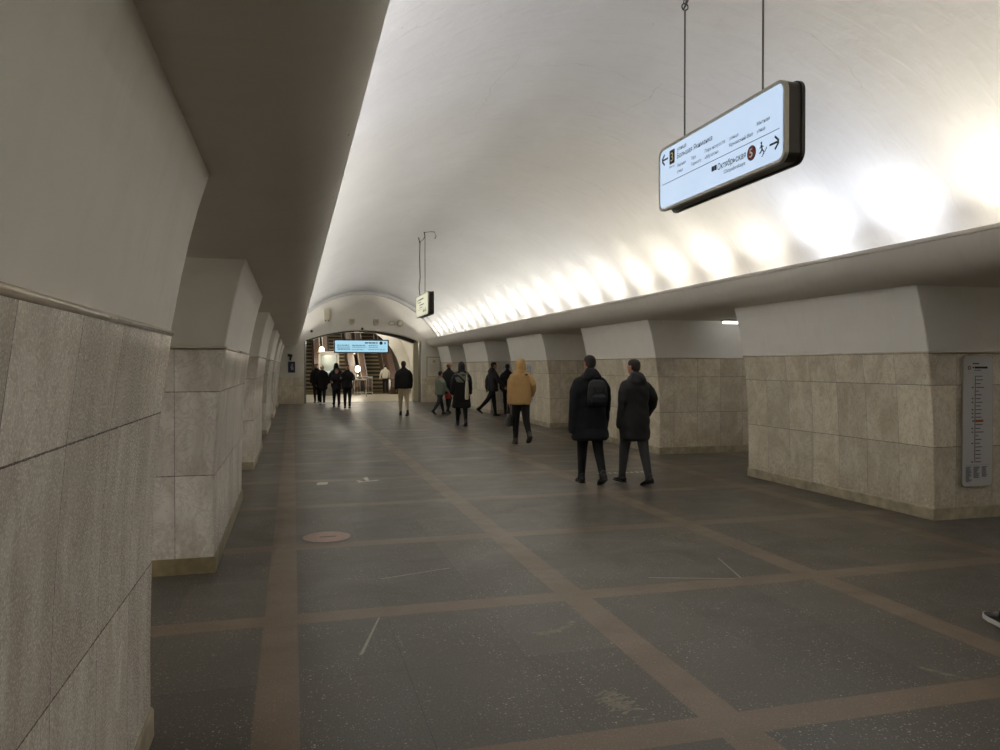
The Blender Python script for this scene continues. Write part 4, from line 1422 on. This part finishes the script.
        limb(bm, [b0, p1, p2], [0.0065 * H, 0.0056 * H, 0.0045 * H], 8)
    obj('body', fuse(bm, body_v if voxel > 0.013 else 0.0072, 2), SK, t)
    if not skip_face:
        for sx in (-1, 1):
            bm = BM(); bmesh.ops.create_uvsphere(bm, u_segments=10, v_segments=6, radius=0.0055 * H)
            for v in bm.verts: v.co += Hd(sx * 0.017, 0.0475, 0.0)
            obj('eye', bm, K['eye'], t, True)
    # ---- trousers
    bm = BM()
    loft(bm, [(T(0, 0, -0.045), 0.05 * H, 0.045 * H), (T(0, 0, -0.01), 0.098 * H * W, 0.072 * H), (T(0, 0, 0.05), 0.094 * H * W, 0.068 * H), (T(0, 0, 0.09), 0.084 * H * W, 0.060 * H)])
    for i in (0, 1):
        hip, knee, ank, pitch, fd, fn = J[i]
        sd = (ank - knee).normalized()
        limb(bm, [hip + up, knee + up, ank + up - sd * 0.02 * H, ank + up + sd * 0.012 * H], [0.054 * H * bulk, 0.038 * H * bulk, 0.029 * H, 0.031 * H], 14)
    obj('trousers', fuse(bm, voxel, 3), K[trouser], t)
    # ---- shoes
    for i in (0, 1):
        hip, knee, ank, pitch, fd, fn = J[i]
        o = ank + up - fn * an
        xx = Vector((1, 0, 0))
        bm = BM()
        def fs(d, w_, h0, h1): return (o + fd * d * H + fn * (h0 + h1) / 2 * H, w_ * H, (h1 - h0) / 2 * H, xx, fn)
        loft(bm, [fs(-0.046, 0.012, 0.010, 0.032), fs(-0.040, 0.021, 0.006, 0.046), fs(-0.02, 0.025, 0.006, 0.056), fs(0.0, 0.0255, 0.006, 0.054), fs(0.03, 0.026, 0.006, 0.042), fs(0.06, 0.029, 0.006, 0.031), fs(0.085, 0.027, 0.007, 0.025), fs(0.102, 0.019, 0.008, 0.020), fs(0.108, 0.009, 0.010, 0.016)], 14, 0.8)
        limb(bm, [o + fn * 0.035 * H - fd * 0.010 * H, o + fn * 0.062 * H - fd * 0.012 * H], [0.024 * H, 0.026 * H], 12)
        sh_ = obj('shoe', fuse(bm, 0.008, 2), K[shoe], t)
        bm = BM()
        sole = [(-0.047, 0.012), (-0.036, 0.024), (-0.01, 0.025), (0.02, 0.024), (0.055, 0.031), (0.085, 0.029), (0.104, 0.018), (0.111, 0.006)]
        poly = [(w_ * H, d * H) for d, w_ in sole] + [(-w_ * H, d * H) for d, w_ in sole[::-1]]
        hh = 0.016 if sneaker else 0.009
        prism(bm, poly, o, xx, fd, fn * hh * H)
        bmesh.ops.recalc_face_normals(bm, faces=bm.faces)
        obj('sole', bm, K['sole'] if sneaker else K['leather'], sh_)
    # ---- upper garment
    B = bulk
    bm = BM()
    hz = hem - 0.535                # hem height as a fraction above the hip (hip about 0.535 H)
    secs = []
    swing = 0.012
    def tor(f, rx, ry, dy=0.0): return (T(0, dy, f), rx * H * B * W, ry * H * B)
    if hem < 0.50:
        secs = [tor(hz, 0.098 * flare, 0.076 * flare), tor(hz + 0.02, 0.110 * flare, 0.088 * flare), tor(hz * 0.5, 0.112 * (1 + (flare - 1) * .6), 0.086), tor(0.0, 0.112, 0.082), tor(0.07, 0.106, 0.076)]
    else:
        secs = [tor(hz, 0.090, 0.066), tor(hz + 0.012, 0.105, 0.078), tor(hz + 0.04, 0.112, 0.082), tor(0.09, 0.110, 0.078)]
    secs += [tor(0.14, 0.104, 0.073), tor(0.20, 0.112, 0.075), tor(0.25, 0.116, 0.073, -0.002), tor(0.28, 0.106, 0.066, -0.004), tor(0.305, 0.086, 0.056, -0.006), tor(0.328, 0.064, 0.047, -0.006), tor(0.348, 0.046, 0.040, -0.006)]
    loft(bm, secs, 24, 0.92)
    cuff_ex = 0.0
    for i, sx in enumerate((-1, 1)):
        shd, elb, wr, d2 = A[i]
        limb(bm, [shd + Vector((sx * -0.016 * H, 0, -0.030 * H)), shd * 0.5 + elb * 0.5 + Vector((sx * 0.004 * H, 0, 0)), elb, wr + d2 * (0.004 + sleeve) * H], [0.040 * H * B, 0.041 * H * B, 0.036 * H * B, 0.029 * H * B], 14)
    # collar
    if hood != 'up':
        limb(bm, [T(0, -0.002, 0.325), T(0, 0.0, 0.362)], [0.047 * H, 0.038 * H], 16)
    if hood == 'down':
        loft(bm, [(T(0, -0.045, 0.262), 0.020 * H, 0.012 * H), (T(0, -0.060, 0.275), 0.058 * H, 0.026 * H), (T(0, -0.058, 0.30), 0.076 * H, 0.038 * H), (T(0, -0.046, 0.328), 0.072 * H, 0.044 * H), (T(0, -0.036, 0.354), 0.060 * H, 0.042 * H), (T(0, -0.03, 0.372), 0.046 * H, 0.032 * H), (T(0, -0.028, 0.380), 0.030 * H, 0.018 * H)], 18)
        for sx in (-1, 1): limb(bm, [T(sx * 0.05, -0.04, 0.325), T(sx * 0.052, 0.0, 0.33), T(sx * 0.03, 0.04, 0.305)], [0.018 * H, 0.017 * H, 0.012 * H], 10)
    if hood == 'up':
        loft(bm, [(T(0, -0.004, 0.29), 0.090 * H, 0.055 * H), (T(0, -0.010, 0.325), 0.078 * H, 0.060 * H), (Hd(0, -0.012, -0.060), 0.068 * H, 0.062 * H, HX, HY), (Hd(0, -0.014, -0.035), 0.064 * H, 0.066 * H, HX, HY), (Hd(0, -0.014, -0.005), 0.064 * H, 0.069 * H, HX, HY),
                  (Hd(0, -0.014, 0.028), 0.059 * H, 0.067 * H, HX, HY), (Hd(0, -0.014, 0.055), 0.046 * H, 0.055 * H, HX, HY), (Hd(0, -0.014, 0.072), 0.024 * H, 0.032 * H, HX, HY), (Hd(0, -0.014, 0.076), 0.008 * H, 0.010 * H, HX, HY)], 20)
    me = fuse(bm, voxel, 4)
    # soft folds on the cloth
    rnd = random.Random(int(x * 100 + y * 10))
    ph = [rnd.uniform(0, 6) for _ in range(4)]
    for v in me.vertices:
        c = v.co
        f = math.sin(c.z * 38 + ph[0] + 2.5 * math.sin(c.x * 9 + ph[1])) * math.sin(c.x * 14 + c.y * 11 + ph[2])
        v.co += v.normal * f * 0.0045
    g = obj(top, me, K[topc], t)
    if hood == 'down':
        bm = BM()
        limb(bm, [T(-0.052, -0.050, 0.338), T(-0.03, -0.068, 0.318), T(0, -0.080, 0.305), T(0.03, -0.068, 0.318), T(0.052, -0.050, 0.338)], [0.009 * H, 0.011 * H, 0.012 * H, 0.011 * H, 0.009 * H], 8)
        obj('hood_edge', fuse(bm, 0.008, 2), K[topc], g)
    if hem < 0.50:      # back vent seam and hem line as a thin raised welt
        bm = BM()
        limb(bm, [T(0, -0.086 * B, hz + 0.03), T(0, -0.083 * B, 0.0), T(0, -0.078 * B, 0.08)], [0.003, 0.003, 0.002], 6)
        obj('back_seam', bm, K[topc], g)
    # ---- hair
    if hood != 'up' and hairstyle:
        bm = BM()
        if hairstyle == 'short':
            loft(bm, [(Hd(0, -0.030, -0.034), 0.026 * H, 0.016 * H, HX, HY), (Hd(0, -0.022, -0.018), 0.040 * H, 0.034 * H, HX, HY), (Hd(0, -0.013, 0.006), 0.0465 * H, 0.049 * H, HX, HY), (Hd(0, -0.007, 0.024), 0.0465 * H, 0.056 * H, HX, HY), (Hd(0, -0.004, 0.042), 0.042 * H, 0.055 * H, HX, HY),
                      (Hd(0, -0.003, 0.058), 0.031 * H, 0.042 * H, HX, HY), (Hd(0, -0.003, 0.068), 0.014 * H, 0.02 * H, HX, HY)], 18)
        elif hairstyle == 'bald':
            loft(bm, [(Hd(0, -0.032, -0.034), 0.024 * H, 0.014 * H, HX, HY), (Hd(0, -0.022, -0.018), 0.041 * H, 0.035 * H, HX, HY), (Hd(0, -0.016, 0.006), 0.046 * H, 0.045 * H, HX, HY), (Hd(0, -0.020, 0.022), 0.043 * H, 0.038 * H, HX, HY)], 18)
        elif hairstyle == 'long':
            loft(bm, [(Hd(0, -0.040, -0.135), 0.030 * H, 0.012 * H, HX, HY), (Hd(0, -0.040, -0.12), 0.048 * H, 0.022 * H, HX, HY), (Hd(0, -0.034, -0.08), 0.058 * H, 0.032 * H, HX, HY), (Hd(0, -0.022, -0.04), 0.056 * H, 0.040 * H, HX, HY), (Hd(0, -0.014, 0.0), 0.055 * H, 0.054 * H, HX, HY),
                      (Hd(0, -0.007, 0.026), 0.052 * H, 0.060 * H, HX, HY), (Hd(0, -0.005, 0.048), 0.044 * H, 0.054 * H, HX, HY), (Hd(0, -0.003, 0.064), 0.028 * H, 0.036 * H, HX, HY), (Hd(0, -0.003, 0.071), 0.010 * H, 0.014 * H, HX, HY)], 18)
        elif hairstyle == 'bun':
            loft(bm, [(Hd(0, -0.030, -0.030), 0.026 * H, 0.016 * H, HX, HY), (Hd(0, -0.013, 0.0), 0.0465 * H, 0.048 * H, HX, HY), (Hd(0, -0.006, 0.028), 0.046 * H, 0.056 * H, HX, HY), (Hd(0, -0.003, 0.055), 0.033 * H, 0.044 * H, HX, HY), (Hd(0, -0.003, 0.067), 0.014 * H, 0.02 * H, HX, HY)], 18)
            limb(bm, [Hd(0, -0.06, 0.02), Hd(0, -0.07, 0.03)], [0.024 * H, 0.022 * H], 12)
        obj('hair', fuse(bm, 0.009, 1), K[hair], t)
    if scarf:
        bm = BM()
        loft(bm, [(T(0, 0.0, 0.318), 0.060 * H, 0.054 * H), (T(0, 0.0, 0.335), 0.066 * H, 0.060 * H), (T(0, 0.0, 0.352), 0.060 * H, 0.056 * H), (T(0, 0.0, 0.364), 0.044 * H, 0.044 * H)], 18)
        obj('scarf', fuse(bm, 0.010, 2), K[scarf], t)
    return t, T, A, J, up, Hd


def world_pt(t, v):
    rz = t.rotation_euler.z
    return Vector((t.location.x + v.x * math.cos(rz) - v.y * math.sin(rz), t.location.y + v.x * math.sin(rz) + v.y * math.cos(rz), t.location.z + v.z))


# man with backpack (heading away, a little to the left of the hall axis)
pa = person('man in a long dark navy coat wearing a backpack, walking away', 4.02, 9.92, -4, 1.765, legs=((8, 3), (-7, 24)), arms=((-6, 8, 10), (8, 14, 12)), top='coat', topc='navy', hem=0.345, flare=1.2, sleeve=0.085, bulk=1.12,
            trouser='black', hood='down', hairstyle='short', hair='hairb', head_turn=8, width=1.03)
# backpack
t, T = pa[0], pa[1]
bp = thing('backpack', 'dark grey backpack on the back of the man in the long navy coat', 'backpack', tuple(world_pt(t, T(0.022, 0, 0.10))), t.rotation_euler.z)
def rel(f): return Vector((f[0], f[1], f[2]))
bm = BM()
loft(bm, [((0, -0.165, -0.04), 0.10, 0.02), ((0, -0.19, -0.02), 0.135, 0.055), ((0, -0.20, 0.05), 0.145, 0.072), ((0, -0.20, 0.15), 0.142, 0.075), ((0, -0.195, 0.25), 0.13, 0.068), ((0, -0.185, 0.31), 0.105, 0.052), ((0, -0.17, 0.34), 0.06, 0.03)], 20, 0.75)
pk = obj('bag_body', fuse(bm, 0.011, 3), K['pack'], bp)
bm = BM()
loft(bm, [((0, -0.245, -0.01), 0.09, 0.02), ((0, -0.262, 0.03), 0.11, 0.035), ((0, -0.266, 0.10), 0.105, 0.035), ((0, -0.255, 0.14), 0.08, 0.02)], 16, 0.75)
obj('front_pocket', fuse(bm, 0.010, 2), K['pack'], bp)
for sx in (-1, 1):
    bm = BM(); limb(bm, [(sx * 0.085, -0.14, 0.02), (sx * 0.10, -0.125, 0.18), (sx * 0.10, -0.10, 0.32), (sx * 0.105, -0.01, 0.372), (sx * 0.10, 0.09, 0.33)], [0.016] * 5, 8, 0.5)
    obj('shoulder_strap', bm, K['pack'], bp)
bm = BM(); limb(bm, [(-0.07, -0.26, 0.26), (0.0, -0.285, 0.12), (0.06, -0.27, 0.24)], [0.007] * 3, 6); obj('webbing', bm, K['grey'], bp)
bm = BM(); limb(bm, [(-0.03, -0.16, 0.345), (-0.02, -0.165, 0.385), (0.02, -0.165, 0.385), (0.03, -0.16, 0.345)], [0.008] * 4, 6); obj('grab_handle', bm, K['pack'], bp)

# man in hooded parka
person('man in a black hooded parka and grey trousers, walking beside the navy coat', 4.56, 9.62, 10, 1.70, legs=((16, 8), (-11, 6)), arms=((-2, 14, 5), (-10, 58, 24)), top='parka', topc='black2', hem=0.355, flare=1.04, bulk=1.14, sleeve=0.03,
       trouser='grey', hood='down', hairstyle='short', hair='hairb', head_turn=12)

# yellow hooded jacket
py = person('person in a mustard yellow jacket with the hood up, walking away', 4.63, 15.3, -4, 1.77, legs=((6, 3), (-12, 34)), arms=((-4, 10, 8), (-12, 70, 14)), top='hooded_jacket', topc='tan', hem=0.475, bulk=1.15,
            trouser='black', shoe='brownshoe', hood='up', hairstyle=None)
t, T, A = py[0], py[1], py[2]
bm = BM(); prism(bm, [(0.0, 0.0), (0.06, 0.008), (0.055, 0.035), (0.005, 0.03)], (0.06, -0.152, 1.45), (1, 0, 0), (0, 0, 1), (0, 0.02, 0)); bmesh.ops.recalc_face_normals(bm, faces=bm.faces)
obj('logo_patch', bm, K['patch'], t)
wr = A[0][2]; d2 = A[0][3]
c = world_pt(t, wr + d2 * 0.12)
hb = thing('handbag', 'black bag held in the left hand of the person in mustard yellow', 'bag', (c.x, c.y, c.z - 0.42), t.rotation_euler.z)
bm = BM(); loft(bm, [((0, 0, 0), 0.05, 0.10), ((0, 0, 0.03), 0.07, 0.155), ((0, 0, 0.16), 0.065, 0.15), ((0, 0, 0.26), 0.03, 0.12)], 18, 0.7); obj('bag_body', fuse(bm, 0.010, 2), K['leather'], hb)
bm = BM(); limb(bm, [(0, -0.07, 0.23), (0, -0.05, 0.37), (0, 0.0, 0.43), (0, 0.05, 0.37), (0, 0.07, 0.23)], [0.009] * 5, 8); obj('handle', bm, K['leather'], hb)

# woman in black with grey green shoulders
pw = person('long-haired woman in a long black coat with grey green shoulders', 4.46, 20.35, -6, 1.72, legs=((8, 6), (-9, 12)), arms=((-6, 16, 12), (6, 12, 12)), top='long_coat', topc='black', hem=0.28, flare=1.25, bulk=1.12,
            trouser='black', hood=None, hairstyle='long', hair='haird', voxel=0.016)
t, T = pw[0], pw[1]
bm = BM()
loft(bm, [(T(0, -0.002, 0.155), 0.128 * 1.72 * .9, 0.086 * 1.72), (T(0, -0.002, 0.17), 0.135 * 1.72 * .9, 0.088 * 1.72), (T(0, -0.002, 0.24), 0.132 * 1.72, 0.086 * 1.72), (T(0, -0.004, 0.29), 0.122 * 1.72, 0.074 * 1.72), (T(0, -0.004, 0.325), 0.07 * 1.72, 0.055 * 1.72)], 20)
obj('cape', fuse(bm, 0.016, 3), K['olive'], t)
bm = BM(); limb(bm, [T(-0.10, -0.03, 0.31), T(-0.03, -0.098, 0.24), T(0.07, -0.095, 0.14), T(0.115, -0.03, 0.06)], [0.02] * 4, 8, 0.5); obj('bag_strap', bm, K['black'], t)
wr = pw[2][1][2]; c = world_pt(t, wr)
tb = thing('tote_bag', 'tall narrow white bag hanging at the back of the long-haired woman', 'bag', (4.545, 20.06, 0.74), t.rotation_euler.z)
bm = BM(); loft(bm, [((0, 0, 0), 0.045, 0.05), ((0, 0, 0.04), 0.055, 0.065), ((0, 0, 0.3), 0.05, 0.06), ((0, 0, 0.50), 0.035, 0.04)], 14, 0.7); obj('bag_body', fuse(bm, 0.012, 2), K['cream'], tb)
bm = BM(); limb(bm, [(0, -0.03, 0.46), (0, -0.02, 0.66), (0, 0.02, 0.66), (0, 0.03, 0.46)], [0.010] * 4, 8); obj('handle', bm, K['cream'], tb)

person('person in black half hidden behind the long-haired woman', 5.50, 24.9, -8, 1.68, legs=((5, 4), (-6, 8)), arms=((-14, 30, 14), (-10, 30, 16)), top='jacket', topc='black', hem=0.50, bulk=1.1, trouser='olive', hairstyle='short', hair='haird', voxel=0.02)
# man with the bald crown
person('balding man in a black coat walking beside the child', 5.24, 25.95, -38, 1.73, legs=((10, 4), (-12, 14)), arms=((-10, 14, 8), (18, 60, 10)), top='coat', topc='black', hem=0.40, flare=1.05, bulk=1.05, trouser='char', hairstyle='bald', hair='grayhair', head_turn=-30, voxel=0.018)
# child
pc = person('child in a sage green jacket with a red scarf, walking', 4.82, 25.4, -58, 1.48, legs=((22, 6), (-22, 18)), arms=((12, 30, 8), (4, 40, 10)), top='jacket', topc='green', hem=0.47, bulk=1.18, trouser='jeans', shoe='leather', hairstyle='short', hair='haird', scarf='red', voxel=0.016, width=1.05)
t = pc[0]; wr = pc[2][1][2]; c = world_pt(t, wr)
rb = thing('red_bag', 'small red bag held by the child in the green jacket', 'bag', (c.x, c.y, c.z - 0.26), t.rotation_euler.z)
bm = BM(); loft(bm, [((0, 0, 0), 0.05, 0.08), ((0, 0, 0.03), 0.07, 0.12), ((0, 0, 0.12), 0.07, 0.12), ((0, 0, 0.19), 0.04, 0.09)], 16, 0.75); obj('bag_body', fuse(bm, 0.012, 2), K['red'], rb)
bm = BM(); limb(bm, [(0, -0.05, 0.18), (0, 0.0, 0.26), (0, 0.05, 0.18)], [0.009] * 3, 8); obj('handle', bm, K['red'], rb)
# striding man in profile
person('man in a black hooded jacket striding to the right beside the pylon', 6.34, 24.1, -82, 1.75, legs=((10, 2), (-30, 16)), arms=((-24, 24, 8), (20, 24, 8)), top='jacket', topc='black2', hem=0.47, bulk=1.12, trouser='black', shoe='leather', hood='down', hairstyle='short', hair='haird', voxel=0.016)
person('person in black hidden behind the mustard yellow jacket', 7.02, 24.75, -30, 1.68, legs=((8, 4), (-10, 10)), arms=((-8, 14, 8), (8, 14, 8)), top='jacket', topc='black', hem=0.45, bulk=1.08, trouser='black', hairstyle='short', hair='haird', voxel=0.02)
# man in khaki trousers
person('man in a black jacket and khaki trousers walking towards the escalators', 3.54, 25.1, 0, 1.77, legs=((6, 4), (-8, 14)), arms=((-8, 12, 9), (8, 16, 10)), top='jacket', topc='black', hem=0.50, bulk=1.16, trouser='khaki', hairstyle='short', hair='haird', voxel=0.016, width=1.05)
# group walking towards the camera
person('person in a long black coat with pale shoes, facing us, left of the group', 1.20, 33.2, 172, 1.64, legs=((8, 4), (-8, 10)), arms=((-6, 10, 8), (8, 12, 8)), top='coat', topc='black', hem=0.38, bulk=1.18, trouser='char', shoe='sole', hairstyle='bald', hair='grayhair', voxel=0.02, width=1.06)
person('person in black right behind the long black coat, only the shoulder showing', 1.02, 34.9, 170, 1.72, legs=((4, 4), (-6, 8)), arms=((-6, 10, 8), (8, 12, 8)), top='coat', topc='black', hem=0.42, bulk=1.12, trouser='black', hairstyle='short', hair='haird', voxel=0.024)
person('fair-haired person in black facing us, left of the phone holder', 1.68, 31.0, 184, 1.50, legs=((7, 4), (-8, 10)), arms=((10, 70, 14), (10, 76, 12)), top='jacket', topc='black', hem=0.46, bulk=1.15, trouser='black', hairstyle='short', hair='grayhair', voxel=0.018)
pp = person('tall dark-haired person in black holding a phone, facing us', 2.05, 30.2, 176, 1.66, legs=((6, 3), (-6, 8)), arms=((16, 84, 12), (16, 84, 12)), top='jacket', topc='black', hem=0.45, bulk=1.14, trouser='black', hairstyle='short', hair='haird', voxel=0.018)
t = pp[0]; wr = pp[2][0][2]; c = world_pt(t, wr + pp[2][0][3] * 0.13)
ph = thing('phone', 'small phone in the hands of the tall dark-haired person', 'phone', tuple(c), t.rotation_euler.z)
bm = BM(); box(bm, -0.037, 0.037, -0.004, 0.004, -0.05, 0.10, 0.003); obj('case', bm, M['black'], ph)
bm = BM(); prism(bm, rrect(-0.033, 0.033, -0.045, 0.095, 0.006), (0, -0.006, 0), (1, 0, 0), (0, 0, 1), (0, 0.003, 0)); obj('screen', bm, M['blueglow'], ph)
person('person in black behind the phone holder with a raised hood', 1.78, 33.0, 10, 1.72, legs=((6, 4), (-6, 8)), arms=((-20, 30, 24), (20, 40, 24)), top='coat', topc='black', hem=0.42, bulk=1.2, trouser='black', hood='up', hairstyle=None, voxel=0.022)
# woman on the escalator
person('woman in a white top and dark trousers stepping onto the right escalator', 5.36, 45.85, 0, 1.66, legs=((10, 8), (-6, 6)), arms=((-10, 30, 22), (10, 20, 14)), top='blouse', topc='white', hem=0.52, bulk=1.02, trouser='black', hairstyle='bun', hair='haird', voxel=0.02, z=0.02)
# walker whose shoe enters at the right edge
person('walker at the right edge, a black and white sneaker in view', 4.325, 3.40, -12, 1.78, legs=((20, 2), (-22, 12)), arms=((-4, 6, 5), (0, 6, 5)), top='coat', topc='black', hem=0.44, bulk=1.08, trouser='black', shoe='leather', hairstyle='short', hair='haird', sneaker=True, voxel=0.016)
